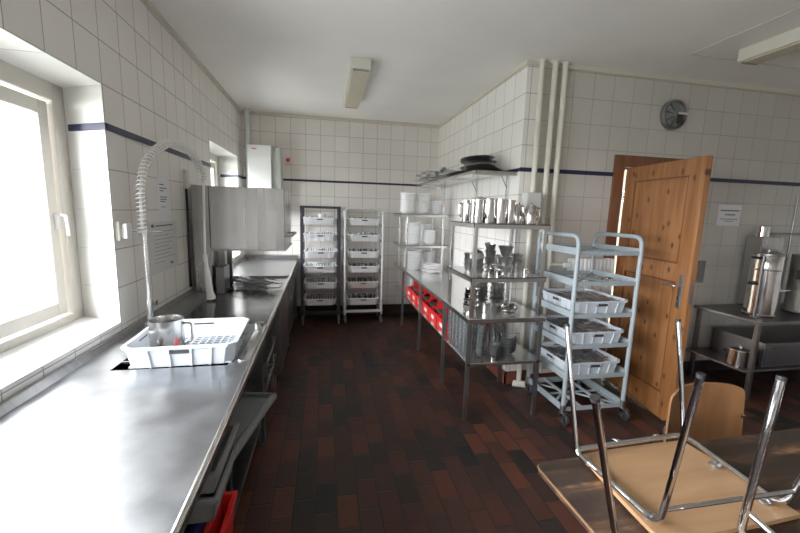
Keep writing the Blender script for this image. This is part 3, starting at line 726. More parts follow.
# boiler and pipe in the back corner
bo = thing('wall_boiler', 'tall white wall-hung water heater in the far left corner', 'boiler', (-.8, 5.2, 1.4))
MB().box(-.925, -.650, 5.0, YB, 1.42, 2.248, .006).build('casing', 'enamel', bo)
MB().box(-.645, -.545, 5.06, YB, 1.42, 2.235, .005).build('side_casing', 'enamel_green', bo)
MB().box(-.88, -.82, 4.997, 5.0, 2.19, 2.205).build('badge', 'inkred', bo)
m = MB().tube([(-.95, 5.18, ZC-.01), (-.95, 5.18, 1.0)], .03, 14).cyl(-.95, 5.18, ZC-.03, ZC-.001, .045)
tag(m.build('flue_pipe', 'enamel_green', smooth=40), 'vertical pale pipe beside the water heater rising to the ceiling', 'pipe')
al = thing('fire_alarm_button', 'tiny red alarm sounder on the back wall right of the water heater', 'alarm', (-.48, YB, 2.05))
MB().box(-.50, -.455, YB-.03, YB, 2.095, 2.14, .005).build('button', 'lampred', al); MB().box(-.50, -.455, YB-.025, YB, 2.045, 2.09, .003).build('base', 'socket', al)

# ------------------------------------------------------------------ ceiling lights
def lamp(label, x0, x1, y0, y1):
    rt = thing('ceiling_light', label, 'light', ((x0+x1)/2, (y0+y1)/2, ZC-.09))
    MB().box(x0, x1, y0, y1, ZC-.085, ZC-.001, .004).build('housing', 'lampbody', rt)
    w = x1-x0
    MB().box(x0+w*.12, x1-w*.12, y0+.03, y1-.03, ZC-.093, ZC-.084, .003).build('diffuser', 'diffuser', rt)
    for y in (y0+.012, y1-.03): MB().box(x0+w*.12, x1-w*.12, y, y+.018, ZC-.095, ZC-.084).build('end_cap', 'steel_dark', rt)
    return rt
lamp('long switched-off fluorescent ceiling light nearer the back wall and water heater', .20, .365, 3.22, 4.42)
lamp('long switched-off fluorescent ceiling light above the open pine door', 2.88, 3.05, 1.15, 2.36)

# ------------------------------------------------------------------ tall racks at the back wall
LEV = [1.302, 1.095, .879, .686, .478, .257]
def tall_rack(name, label, x0, x1, y0, y1, mat, style):
    rt = thing(name, label, 'rack', ((x0+x1)/2, (y0+y1)/2, 0))
    zt = 1.53 if style == 'square' else 1.51
    tz = .125
    if style == 'square':
        m = MB()
        for x in (x0, x1-.035):
            for y in (y0, y1-.035):
                MB().box(x, x+.035, y, y+.035, tz, zt, .003).build('post', mat, rt)
        m.box(x0, x1, y0, y0+.03, zt-.03, zt).box(x0, x1, y1-.03, y1, zt-.03, zt).box(x0, x0+.03, y0, y1, zt-.03, zt).box(x1-.03, x1, y0, y1, zt-.03, zt)
        m.build('top_frame', mat, rt)
        m = MB().box(x0, x1, y0, y0+.025, .15, .18).box(x0, x1, y1-.025, y1, .15, .18).box(x0, x0+.025, y0, y1, .15, .18).box(x1-.025, x1, y0, y1, .15, .18); m.build('bottom_frame', mat, rt)
    else:
        for y in (y0+.015, y1-.015):
            MB().tube(fil([(x0+.015, y, tz), (x0+.015, y, zt), (x1-.015, y, zt), (x1-.015, y, tz)], .06, 6), .015, 10).build('hoop', mat, rt, smooth=50)
        m = MB().box(x0, x1, y0+.005, y0+.03, .155, .185).box(x0, x1, y1-.03, y1-.005, .155, .185).box(x0+.005, x0+.03, y0, y1, .155, .185).box(x1-.03, x1-.005, y0, y1, .155, .185); m.build('bottom_frame', mat, rt)
        m = MB().box(x0+.005, x0+.03, y0, y1, 1.44, 1.46).box(x1-.03, x1-.005, y0, y1, 1.44, 1.46); m.build('top_rail', mat, rt)
    for z in LEV:
        m = MB()
        for a_, s2 in ((x0+.02, 1), (x1-.02, -1)):
            m.box(min(a_, a_+s2*.035), max(a_, a_+s2*.035), y0+.01, y1-.01, z-.006, z-.001); m.box(min(a_, a_+s2*.004), max(a_, a_+s2*.004), y0+.01, y1-.01, z-.006, z+.02)
        m.build('runner', 'steel', rt)
    for x in (x0+.02, x1-.02):
        for y in (y0+.03, y1-.03):
            c = MB().cyl(x, y, .085, tz, .012, 10).box(x-.018, x+.018, y-.014, y+.014, .05, .09).build('caster', 'steel_dark', rt)
            MB().lathe([(0,-.012),(.04,-.012),(.045,-.006),(.045,.006),(.04,.012),(0,.012)], 0, 0, 20).xf(Matrix.Translation((x, y-.01, .045)) @ Matrix.Rotation(PI/2, 4, 'Y')).build('wheel', 'caster', c, smooth=40)
    return rt
tall_rack('basket_rack', 'tall dark square-framed rack on wheels at the back wall, next to the counter', -.305, .195, 4.85, 5.27, 'rackblack', 'square')
tall_rack('basket_rack', 'tall white rack with rounded top corners on wheels at the back wall', .240, .755, 4.85, 5.27, 'rackwhite', 'round')
ords = ['topmost', 'second from top', 'third from top', 'fourth from top', 'fifth from top', 'lowest']
proto_c = crate('dish_crate', 'x', 'crate_rack', .41, .38, .085, (0,0,-5))
for rk, cx_ in (('dark', -.055), ('white', .4975)):
    for i, z in enumerate(LEV):
        lab = '%s %s dish crate in the %s basket rack' % (ords[i], 'yellowed' if (rk == 'white' and i == 4) else 'plastic', rk)
        r_ = dup(proto_c, (cx_+random.uniform(-.008,.008), 5.05, z), label=lab, group='dish crates in the %s rack' % rk)
        if rk == 'white' and i == 4:
            for ch in r_.children:
                if ch.name.startswith(('body', 'rim')):
                    ch.data = ch.data.copy(); ch.data.materials[0] = M['crate_old']
        # glasses inside each crate, upside down
        rnd = random.Random(100+i+(50 if rk == 'white' else 0))
        r_['n'] = i; del r_['n']
for ch in list(proto_c.children): D.objects.remove(ch)
D.objects.remove(proto_c)
def cup_proto():
    rt = thing('coffee_cup', 'x', 'cup')
    MB().lathe([(0,0),(.024,0),(.027,.004),(.036,.04),(.039,.062),(.036,.062),(.033,.04),(.024,.008),(0,.008)], 0, 0, 20).build('bowl', 'porcelain', rt, smooth=50)
    MB().tube(fil([(.035,0,.05),(.06,0,.05),(.058,0,.02),(.032,0,.018)], .012), .004, 8).build('handle', 'porcelain', rt, smooth=50)
    return rt
cp_ = cup_proto(); n_c = 0
def glassm(name, label, group, r, h):
    return tag(MB().lathe([(0,.004),(r*.8,.004),(r*.82,0),(r,h),(r*.94,h),(r*.76,.012),(0,.012)], 0, 0, 16).build(name, 'glass', smooth=40, loc=(0,0,0)), label, 'glass', group)
gp = glassm('drinking_glass', 'upturned drinking glass in a crate of the tall racks', 'glasses in the rack crates', .032, .085)
first = True
for rk, cx_ in (('dark', -.055), ('white', .4975)):
    for i, z in enumerate(LEV):
        rnd = random.Random(5+i+(9 if rk == 'white' else 0))
        for a_ in range(5):
            for b_ in range(3):
                if rnd.random() < .25: continue
                p = (cx_-.15+a_*.075, 4.96+b_*.085, z+.013)
                if i in (0, 2) and b_ == 0 and rnd.random() < .6:
                    o = dup(cp_, p, (0,0,rnd.uniform(0,6)), label='white coffee cup in the %s crate of the %s rack' % (ords[i], rk), group='cups in the %s rack' % rk)
                else:
                    o = gp.copy(); COL.objects.link(o); o.location = (p[0], p[1], z+.012); o['label'] = 'drinking glass in the %s crate of the %s basket rack' % (ords[i], rk); o['group'] = 'glasses in the %s rack' % rk
# one conspicuous mug on the top dark crate
mg = dup(cp_, (-.04, 4.925, 1.355), (0, 0, .4), label='white mug perched highest on the top crate of the dark rack'); 
mg.scale = (1.25,)*3
mg['group'] = 'mugs'; del mg['group']
for ch in list(cp_.children): D.objects.remove(ch)
D.objects.remove(cp_); D.objects.remove(gp)

# ------------------------------------------------------------------ right long table
TZ = .77
tb = thing('steel_table', 'long stainless work table with undershelf along the partition wall', 'table', (1.28, 3.8, 0))
MB().box(.975, 1.568, 2.385, 5.28, TZ-.035, TZ, .003).build('tabletop', 'steel', tb)
MB().box(.99, 1.56, 2.40, 5.27, .415, .44, .003).build('undershelf', 'steel', tb)
for y in (2.40, 2.965, 3.80, 4.72):
    for x in (.985, 1.53): MB().box(x, x+.028, y, y+.028, 0, TZ-.03, .002).build('leg', 'steel_dark', tb)
# rack standing on the table
r1 = thing('shelf_rack', 'open stainless shelf rack standing on the near end of the work table', 'rack', (1.27, 2.65, TZ))
for x in (.99, 1.505):
    for y in (2.40, 2.88): MB().box(x, x+.026, y, y+.026, TZ, 1.432, .002).build('post', 'steel', r1)
for z in (1.427, 1.055):
    MB().box(.98, 1.545, 2.39, 2.92, z, z+.006).box(.98, 1.545, 2.39, 2.395, z-.028, z+.006).box(.98, .985, 2.39, 2.92, z-.028, z+.006).box(1.54, 1.545, 2.39, 2.92, z-.028, z+.006).box(.98, 1.545, 2.915, 2.92, z-.028, z+.006).build('shelf', 'steel', r1)
# plate rack
r2 = thing('shelf_rack', 'small stainless plate rack on the far end of the work table', 'rack', (1.2, 4.75, TZ))
for x in (.975, 1.425):
    for y in (4.50, 4.98): MB().box(x, x+.024, y, y+.024, TZ, 1.56 if x > 1.2 else 1.47, .002).build('post', 'steel', r2)
for z in (1.462, 1.083):
    MB().box(.90, 1.50, 4.48, 5.02, z, z+.006).box(.90, 1.50, 4.48, 4.485, z-.028, z+.006).box(.90, .905, 4.48, 5.02, z-.028, z+.006).box(1.495, 1.50, 4.48, 5.02, z-.028, z+.006).build('shelf', 'steel', r2)
# wall shelf
r3 = thing('wall_shelf', 'long stainless wall shelf on brackets high on the partition', 'shelf', (1.4, 4.0, 1.8))
MB().box(1.20, 1.572, 2.96, 5.1, 1.846, 1.852).box(1.20, 1.206, 2.96, 5.1, 1.822, 1.852).box(1.20, 1.572, 2.96, 2.966, 1.815, 1.852).build('board', 'steel', r3)
for y in (3.12, 3.8, 4.9):
    MB().box(1.555, 1.572, y-.012, y+.012, 1.45, 1.845).box(1.24, 1.572, y-.008, y+.008, 1.825, 1.845).tube([(1.50,y,1.83),(1.56,y,1.72)], .005, 6).build('bracket', 'steel', r3)

# ---- stacks of plates
def plate_mb(r, h=.022):
    return MB().lathe([(0,.002),(r*.55,.002),(r*.58,0),(r*.62,.003),(r*.84,h*.45),(r,h*.93),(r,h),(r*.97,h),(r*.82,h*.52),(r*.6,.008),(0,.008)], 0, 0, 32)
def bowl_mb(r, h=.05):
    return MB().lathe([(0,.002),(r*.5,.002),(r*.52,0),(r*.58,.004),(r*.9,h*.6),(r,h),(r*.96,h),(r*.86,h*.62),(r*.5,.01),(0,.01)], 0, 0, 28)
def stack(kind, n, x, y, z, r, step, where, mat='porcelain', tilt=0, jit=.003, cat=None, name=None, hh=None, desc='white'):
    src = (plate_mb(r, hh or .022) if kind == 'plate' else bowl_mb(r, hh or .05)).build(name or kind, mat, smooth=45, loc=(0,0,0))
    rnd = random.Random(int(x*1000+y*100+z*10))
    for i in range(n):
        o = src if i == 0 else src.copy()
        if i: COL.objects.link(o)
        o.location = (x+rnd.uniform(-jit,jit), y+rnd.uniform(-jit,jit), z+i*step)
        o.rotation_euler = (rnd.uniform(-.01,.01)+(tilt if i else 0), rnd.uniform(-.01,.01), rnd.uniform(0, 6))
        if i == n-1: lab = 'topmost %s %s stacked %s' % (desc, cat or kind, where)
        elif i == 0: lab = 'lowest %s %s stacked %s' % (desc, cat or kind, where)
        else: lab = '%s %s inside the stack %s' % (desc, cat or kind, where)
        tag(o, lab, cat or kind, 'stack of %ss %s' % (cat or kind, where))
ZA, ZB_, ZT = 1.470, 1.091, TZ+.001
stack('plate', 8, 1.005, 4.62, ZA, .098, .030, 'left on the plate rack top', hh=.040)
stack('plate', 8, 1.205, 4.64, ZA, .094, .030, 'centre on the plate rack top', hh=.040)
stack('plate', 5, 1.39, 4.66, ZA, .082, .032, 'right on the plate rack top', hh=.040)
stack('plate', 9, 1.09, 4.66, ZB_, .108, .029, 'left on the plate rack middle shelf', hh=.040)
stack('plate', 8, 1.31, 4.86, ZB_, .090, .030, 'back right on the plate rack middle shelf', hh=.040)
stack('bowl', 5, 1.30, 4.64, ZB_, .092, .030, 'front right on the plate rack middle shelf', hh=.055)
stack('plate', 8, 1.10, 4.63, ZT, .125, .029, 'on the tabletop left in the plate rack', hh=.040)
stack('plate', 7, 1.345, 4.80, ZT, .105, .028, 'on the tabletop right in the plate rack', hh=.040)
stack('plate', 4, 1.27, 4.36, ZT, .125, .024, 'on the tabletop before the plate rack', tilt=.05, hh=.030)

# ---- near rack: jugs on top
Zt = 1.434
k = 0
for (x, y, r, h, d_, lab) in ((1.035,2.47,.036,.158,3.6,'tall slim steel jug at the left front of the rack top'),(1.11,2.46,.038,.163,3.9,'tall steel jug second from left on the rack top'),(1.19,2.45,.040,.166,3.4,'tall steel jug third from left on the rack top'),
        (1.27,2.47,.036,.162,3.8,'tall steel jug right of three others on the rack top'),(1.06,2.60,.036,.158,3.,'steel jug in the second row at the left of the rack top'),(1.15,2.60,.036,.158,3.,'steel jug in the second row at the centre of the rack top'),(1.05,2.74,.036,.158,3.,'steel jug furthest back at the left of the rack top')):
    jug('metal_jug', lab, x, y, Zt, r, h, handle_dir=d_, group='steel jugs on the rack top')
jug('coffee_pot', 'lidded steel coffee pot at the middle of the rack top', 1.335, 2.50, Zt, .038, .125, lid=True, handle_dir=-.3+PI, cat='coffee pot', group='lidded pots on the rack top')
jug('coffee_pot', 'lidded steel coffee pot at the right end of the rack top', 1.425, 2.46, Zt, .044, .135, lid=True, handle_dir=-.1, cat='coffee pot', group='lidded pots on the rack top')
jug('coffee_pot', 'lidded steel coffee pot behind the right end pot on the rack top', 1.42, 2.62, Zt, .040, .14, lid=True, handle_dir=.9, cat='coffee pot', group='lidded pots on the rack top')
jug('coffee_pot', 'lidded steel coffee pot behind the middle pot on the rack top', 1.31, 2.64, Zt, .038, .14, lid=True, handle_dir=.9, cat='coffee pot', group='lidded pots on the rack top')
m = MB(); m.box(1.07, 1.24, 2.56, 2.68, Zt+.168, Zt+.176, .003); m.box(1.07, 1.11, 2.565, 2.60, Zt+.176, Zt+.184, .003)
tag(m.build('serving_dish', 'steel'), 'flat pale metal dish lying across the tops of the tall jugs', 'dish')

def vessel(name, label, prof, x, y, z, mat='tarnish', cat='bowl', group=None, n=28):
    return tag(MB().lathe(prof, x, y, n, z).build(name, mat, smooth=45), label, cat, group)
def cup_prof(r0, r1, h): return [(0,0),(r0,0),(r1,h),(r1*1.04,h+.002),(r1*.97,h+.001),(r0*.95,.005),(0,.005)]
def sundae_prof(r, h): return [(0,0),(r*.6,0),(r*.62,.004),(r*.15,.012),(r*.15,h*.35),(r*.7,h*.55),(r,h),(r*.96,h),(r*.6,h*.58),(0,h*.45)]
Zm = 1.062
# left front stack of bowls with a domed cover
zz = Zm
for i in range(3):
    vessel('serving_bowl', ['lowest of three dull steel bowls stacked left on the middle shelf', 'second of three dull steel bowls stacked left on the middle shelf', 'upper of three dull steel bowls stacked left on the middle shelf'][i], cup_prof(.042, .058-.004*i, .045), 1.07, 2.53, Zm+i*.038, group='bowls stacked at the left of the middle shelf')
vessel('dome_cover', 'domed steel cover topping the left stack on the middle shelf', [(.052,0),(.05,.03),(.035,.052),(.012,.062),(.012,.068),(.045,.070),(.045,.073),(0,.074)], 1.07, 2.53, Zm+.118, cat='cover')
for i in range(3):
    vessel('serving_bowl', ['lowest of the steel bowls stacked at the left back of the middle shelf', 'middle of the steel bowls stacked at the left back of the middle shelf', 'upper of the steel bowls stacked at the left back of the middle shelf'][i], cup_prof(.04, .052, .05), 1.10, 2.72, Zm+i*.04, group='bowls at the left back')
for i, (lab) in enumerate(('lowest dark steel beaker of the leaning stack behind the post', 'second dark steel beaker of the leaning stack', 'third dark steel beaker of the leaning stack', 'topmost tilted dark steel beaker of the leaning stack')):
    o = vessel('steel_beaker', lab, cup_prof(.028, .042, .062), 1.215, 2.62, Zm+i*.052, group='leaning stack of beakers', cat='beaker')
    if i == 3: o.rotation_euler = (.1, -.12, 0)
for i in range(3):
    o = vessel('steel_pot' if i < 2 else 'conical_bowl', ['lower round steel pot at the centre of the middle shelf', 'second round steel pot at the centre of the middle shelf', 'conical steel bowl topping the centre stack of the middle shelf'][i],
           cup_prof(.046, .050, .062) if i < 2 else cup_prof(.026, .056, .075), 1.305, 2.56, Zm+i*.064, cat='pot' if i < 2 else 'bowl')
for i in range(3):
    vessel('steel_pot', ['lowest steel pot of the stack right of centre', 'middle steel pot of the stack right of centre', 'top steel pot of the stack right of centre'][i], cup_prof(.034, .040-.001*i, .045) if i < 2 else cup_prof(.028,.046,.045), 1.42, 2.60, Zm+i*.047, group='pots stacked right on the middle shelf', cat='pot')
for i in range(2):
    vessel('steel_pot', ['lower steel pot at the back of the middle shelf', 'upper steel pot at the back of the middle shelf'][i], cup_prof(.040, .046, .055), 1.36, 2.76, Zm+i*.057, cat='pot', group='pots at the back of the middle shelf')
jug('cream_jug', 'small steel cream jug at the front of the middle shelf behind the post', 1.145, 2.46, Zm, .022, .052, 'polished', cat='jug', handle_dir=2.6)
jug('cream_jug', 'tiny steel cream jug with handle left of the centre pots', 1.20, 2.445, Zm, .022, .045, 'polished', cat='jug', handle_dir=-.4)
jug('cream_jug', 'steel cream jug standing behind the other cream jugs', 1.185, 2.51, Zm, .025, .075, 'polished', cat='jug', handle_dir=.4)
jug('sugar_shaker', 'small bright steel shaker standing alone at the right of the middle shelf', 1.425, 2.475, Zm, .018, .048, 'polished', cat='shaker', handle_dir=0)
# tabletop below the rack
Zl = TZ+.001
for i in range(4):
    vessel('sauce_pan', ['lowest polished steel pan of the left stack on the tabletop', 'second polished steel pan of the left stack on the tabletop', 'third polished steel pan of the left stack on the tabletop', 'top polished steel pan of the left stack on the tabletop'][i], cup_prof(.052-.003*i, .060-.004*i, .045), 1.08, 2.62, Zl+i*.040, 'polished', 'pan', 'pans stacked at the left of the tabletop')
for i in range(5):
    vessel('steel_bowl', ['lowest', 'second', 'middle', 'fourth', 'top'][i]+' dull steel bowl of the centre stack under the shelf rack', cup_prof(.05, .070-.003*i, .045), 1.22, 2.78, Zl+i*.036, 'tarnish', 'bowl', 'bowls stacked under the shelf rack')
for i in range(4):
    vessel('steel_bowl', ['lowest', 'second', 'third', 'top'][i]+' dull steel bowl of the right stack under the shelf rack', cup_prof(.05, .066-.003*i, .048), 1.38, 2.80, Zl+i*.042, 'tarnish', 'bowl', 'right bowls stacked under the shelf rack')
vessel('colander', 'wide shallow polished steel bowl alone at the front right of the tabletop', [(0,0),(.05,0),(.072,.012),(.082,.035),(.084,.038),(.078,.035),(.066,.014),(.048,.004),(0,.004)], 1.36, 2.58, Zl, 'polished', 'bowl', None)
for q, (x, y, a_) in enumerate(((1.36,2.57,.5),(1.385,2.595,1.6))):
    m = MB(); m.tube([(-.05,0,0),(0,0,.006),(.05,0,.010)], [.003,.004,.006], 6).lathe([(0,0),(.012,.002),(.016,.010),(.012,.004),(0,.003)], .055, 0, 12, .004)
    m.xf(Matrix.Translation((x, y, Zl+.040)) @ Matrix.Rotation(a_, 4, 'Z'))
    tag(m.build('small_ladle', 'polished', smooth=40), ['small ladle lying across the lone shallow bowl, pointing left', 'second small ladle lying across the lone shallow bowl'][q], 'ladle')
jug('metal_jug', 'small dark steel jug between the pan stack and the shallow bowl', 1.17, 2.55, Zl, .028, .075, 'tarnish', handle_dir=.3)
# ---- glassware on the undershelf
Zg = .441
src = MB().lathe([(0,.003),(.026,.003),(.028,0),(.037,.072),(.0345,.072),(.026,.010),(0,.010)], 0, 0, 18).build('tumbler', 'glass', smooth=45, loc=(0,0,0))
tag(src, 'clear stacked tumbler on the undershelf of the work table', 'glass', 'stacked tumblers on the undershelf'); fst = True
for cx_ in range(2):
    for cy_ in range(6):
        for cz_ in range(7 if cx_ == 0 else 6):
            o = src if fst else src.copy()
            if not fst: COL.objects.link(o)
            fst = False
            o.location = (1.045+cx_*.082+random.uniform(-.003,.003), 2.52+cy_*.080, Zg+cz_*.036)
            o['label'] = 'clear tumbler in the %s row of glass stacks, %s' % (['aisle-side', 'second'][cx_], ['nearest stack', 'second stack', 'third stack', 'fourth stack', 'fifth stack', 'furthest stack'][cy_])
            o['group'] = 'tumblers, %s row' % ['aisle-side', 'second'][cx_]
def gj(label, x, y, r, h):
    rt = thing('glass_jug', label, 'jug', (x, y, Zg), group='glass jugs on the undershelf')
    MB().lathe([(0,.004),(r*.85,.004),(r,.02),(r*.95,h*.6),(r*.75,h*.85),(r*.85,h),(r*.8,h),(r*.7,h*.85),(r*.9,h*.6),(r*.94,.02),(0,.012)], x, y, 24, Zg).build('body', 'glass', rt, smooth=50)
    MB().tube(fil([(x+r*.8,y,Zg+h*.9),(x+r*1.6,y,Zg+h*.8),(x+r*1.5,y,Zg+h*.4),(x+r*.95,y,Zg+h*.3)], .02), .006, 8).build('handle', 'glass', rt, smooth=50)
gj('clear glass jug at the left of the undershelf front', 1.215, 2.62, .042, .19); gj('clear glass jug behind the stacked glass bowls', 1.31, 2.72, .042, .20); gj('clear glass jug furthest back on the undershelf', 1.42, 2.82, .045, .17); gj('clear glass jug second from left on the undershelf', 1.22, 2.78, .042, .21)
stack('bowl', 6, 1.37, 2.56, Zg, .070, .020, 'on the undershelf front', mat='glass', cat='glass bowl', name='glass_bowl', desc='clear', hh=.04)
stack('bowl', 5, 1.235, 2.50, Zg, .048, .018, 'left of the big glass bowls', mat='glass', cat='glass bowl', name='glass_bowl', desc='small clear', hh=.035)
vessel('glass_stopper', 'small bright steel cup among the glass bowls on the undershelf', cup_prof(.018,.02,.03), 1.20, 2.44, Zg, 'polished', 'cup')
# ---- red bins
def redbin():
    rt = thing('storage_bin', 'x', 'storage bin')
    m = MB(); W_, L_, Hb, Hf = .40, .25, .17, .09   # opens towards -x; x from 0 to .4
    t_ = .005
    m.box(0, W_, 0, L_, 0, t_); m.box(W_-t_, W_, 0, L_, 0, Hb); m.box(0, t_, 0, L_, 0, Hf)
    for y in (0, L_-t_):
        m.hexa([(0,y,0),(W_,y,0),(W_,y+t_,0),(0,y+t_,0),(0,y,Hf),(W_,y,Hb),(W_,y+t_,Hb),(0,y+t_,Hf)])
        m.hexa([(.09,y,0),(W_,y,0),(W_,y+t_,0),(.09,y+t_,0),(.09,y,Hb),(W_,y,Hb),(W_,y+t_,Hb),(.09,y+t_,Hb)])
    m.build('body', 'red', rt)
    MB().box(-.003, 0, L_*.35, L_*.65, .02, .055).build('paper_tag', 'redlabel', rt)
    MB().box(.06, W_-.03, .012, L_-.012, t_+.001, .09, .01).build('contents', 'darkgrey', rt)
    MB().box(-.008, .012, 0, L_, Hf-.004, Hf+.008).build('lip', 'red', rt)
    return rt
pb = redbin(); names = ['nearest the viewer, by the tumblers', 'second from the tumblers', 'third from the tumblers', 'fourth from the tumblers', 'fifth from the tumblers', 'furthest, by the back wall']
for i, nm in enumerate(names):
    y = 3.07+i*.272
    o = pb if i == 0 else dup(pb, (0,0,0))
    o.location = (1.04, y, Zg); o['label'] = 'open red plastic bin on the undershelf, '+nm; o['group'] = 'red bins on the undershelf'
# boxes above the furthest bins
m = MB().box(1.12, 1.45, 4.78, 5.1, Zg, Zg+.22, .01); tag(m.build('carton', 'acrylic'), 'pale translucent plastic box on the undershelf behind the red bins', 'box')

# ---- platters and ladles on the wall shelf
Zw = 1.853
def oval(label, x, y, z, rx, ry, h, tilt=(0,0)):
    m = MB().lathe([(0,.002),(.75,.002),(.98,.9*1),(1.0,1.0),(.97,1.0),(.72,.2),(0,.2)], 0, 0, 36)
    for v in m.bm.verts: v.co = Vector((v.co.x*rx, v.co.y*ry, v.co.z*h))
    m.xf(Matrix.Translation((x, y, z)) @ Matrix.Rotation(tilt[0], 4, 'X') @ Matrix.Rotation(tilt[1], 4, 'Y'))
    return tag(m.build('serving_platter', 'tarnish', smooth=45), label, 'platter', 'steel platters on the wall shelf')
oval('lowest long oval steel platter at the near end of the wall shelf', 1.39, 3.26, Zw, .15, .25, .014)
oval('second oval steel platter at the near end of the wall shelf', 1.39, 3.28, Zw+.016, .15, .245, .014, (.01,0))
oval('third oval steel platter in the near pile on the wall shelf', 1.385, 3.34, Zw+.032, .15, .235, .014, (-.02,0))
oval('fourth oval steel platter in the near pile on the wall shelf', 1.385, 3.38, Zw+.050, .15, .235, .016, (-.02,0))
oval('topmost oval steel platter of the near pile on the wall shelf', 1.385, 3.40, Zw+.126, .145, .225, .018, (-.02,0))
oval('fifth oval steel platter in the near pile on the wall shelf', 1.385, 3.36, Zw+.088, .145, .235, .018, (.01,0))
oval('sixth oval steel platter in the near pile, second from its top', 1.385, 3.42, Zw+.106, .14, .22, .018, (.0,0))
oval('low oval steel platter left of the near pile on the wall shelf', 1.38, 3.86, Zw, .14, .20, .014)
oval('tilted oval steel platter leaning on the ladles of the wall shelf', 1.37, 3.84, Zw+.02, .13, .18, .02, (-.12,0))
rnd = random.Random(3)
for i in range(30):
    y = 3.95+i*.036; a_ = rnd.uniform(2.4, 3.9); z = Zw+.012+(i%4)*.022+.012; x = 1.36+rnd.uniform(-.05,.05); l = rnd.uniform(.08, .115)
    m = MB(); tl = rnd.uniform(.02,.10)
    m.tube([(-l,0,0),(0,0,.003),(l,0,.0)], [.004,.0045,.005], 6)
    if i % 2: m.lathe([(0,-.012),(.022,-.010),(.032,.006),(.034,.010),(.030,.006),(0,-.006)], l+.025, 0, 14, .004)
    else: m.box(l, l+.07, -.022, .022, -.003, .004, .002)
    m.xf(Matrix.Translation((x, y, z+.012)) @ Matrix.Rotation(a_, 4, 'Z') @ Matrix.Rotation(-tl, 4, 'Y'))
    tag(m.build('ladle' if i % 2 else 'serving_slice', 'tarnish', smooth=40), ('steel ladle' if i % 2 else 'flat steel serving slice')+' lying among the utensils on the wall shelf, '+('near half' if i < 15 else 'far half'), 'utensil', 'utensils on the wall shelf, %s' % ('near half' if i < 15 else 'far half'))
for k, (y, z) in enumerate(((4.0,.0),(4.35,0),(4.75,0))):
    m = MB().lathe([(0,0),(.07,0),(.095,.022),(.098,.024),(.09,.02),(.068,.004),(0,.004)], 1.40, y, 24, Zw)
    tag(m.build('metal_dish', 'tarnish', smooth=45), 'shallow round steel dish under the utensils on the wall shelf, '+['nearest', 'middle', 'furthest'][k], 'dish', 'round dishes on the wall shelf')

# ------------------------------------------------------------------ pipes on the corner
for k, (x, z0, lab) in enumerate(((1.682, .03, 'leftmost of three cream vertical heating pipes by the partition corner'), (1.785, .12, 'middle of three cream vertical heating pipes by the partition corner'), (1.875, .12, 'rightmost of three cream vertical heating pipes by the partition corner'))):
    rt = thing('heating_pipe', lab, 'pipe', (x, 2.885, z0))
    MB().tube([(x-.012 if k == 0 else x, 2.885, ZC-.002), (x, 2.885, z0)], .022, 16).build('tube', 'pipe', rt, smooth=60)
    MB().cyl(x-.012 if k == 0 else x, 2.885, ZC-.012, ZC-.001, .034).build('collar', 'pipe', rt, smooth=40)
    if k == 0: MB().tube([(x, 2.885, .03), (x-.06, 2.87, .03), (x+.05, 2.83, .03)], .028, 10).build('floor_elbow', 'pipe', rt, smooth=40)
    else: MB().tube(fil([(x, 2.885, .15), (x, 2.885, .12), (x+.25, 2.90, .12)], .03), .02, 10).build('lower_bend', 'pipe', rt, smooth=40)
cd = thing('cup_dispenser', 'frosted plastic dispenser box fixed in front of the leftmost pipe', 'dispenser', (1.62, 2.82, 1.41))
MB().box(1.56, 1.69, 2.765, 2.855, 1.415, 1.675, .012).build('box', 'acrylic', cd); MB().tube(fil([(1.69, 2.81, 1.65), (1.72, 2.81, 1.62), (1.72, 2.81, 1.48), (1.69, 2.81, 1.45)], .02), .008, 8).build('side_bow', 'acrylic', cd)
ra = thing('radiator', 'white ribbed radiator on the wall behind the grey trolley', 'radiator', (2.25, 2.87, .35))
for i in range(11):
    x = 2.06+i*.038; MB().box(x, x+.030, 2.82, 2.90, .36, 1.14, .008).build('fin', 'enamel', ra)
MB().box(2.06, 2.47, 2.85, 2.87, .40, .44).box(2.06, 2.47, 2.85, 2.87, 1.06, 1.10).build('header', 'enamel', ra)
MB().tube([(1.875,2.86,1.085),(2.06,2.86,1.085)], .012, 10).build('feed_pipe', 'pipe', ra)
MB().lathe([(0,0),(.022,0),(.026,.01),(.026,.055),(.02,.06),(0,.06)], 0, 0, 18).xf(Matrix.Translation((1.985,2.83,1.085)) @ Matrix.Rotation(PI/2, 4, 'Y')).build('valve_knob', 'enamel', ra, smooth=40)
MB().box(2.12, 2.14, 2.89, 2.932, .9, .95).box(2.40, 2.42, 2.89, 2.932, .9, .95).build('bracket', 'enamel', ra)

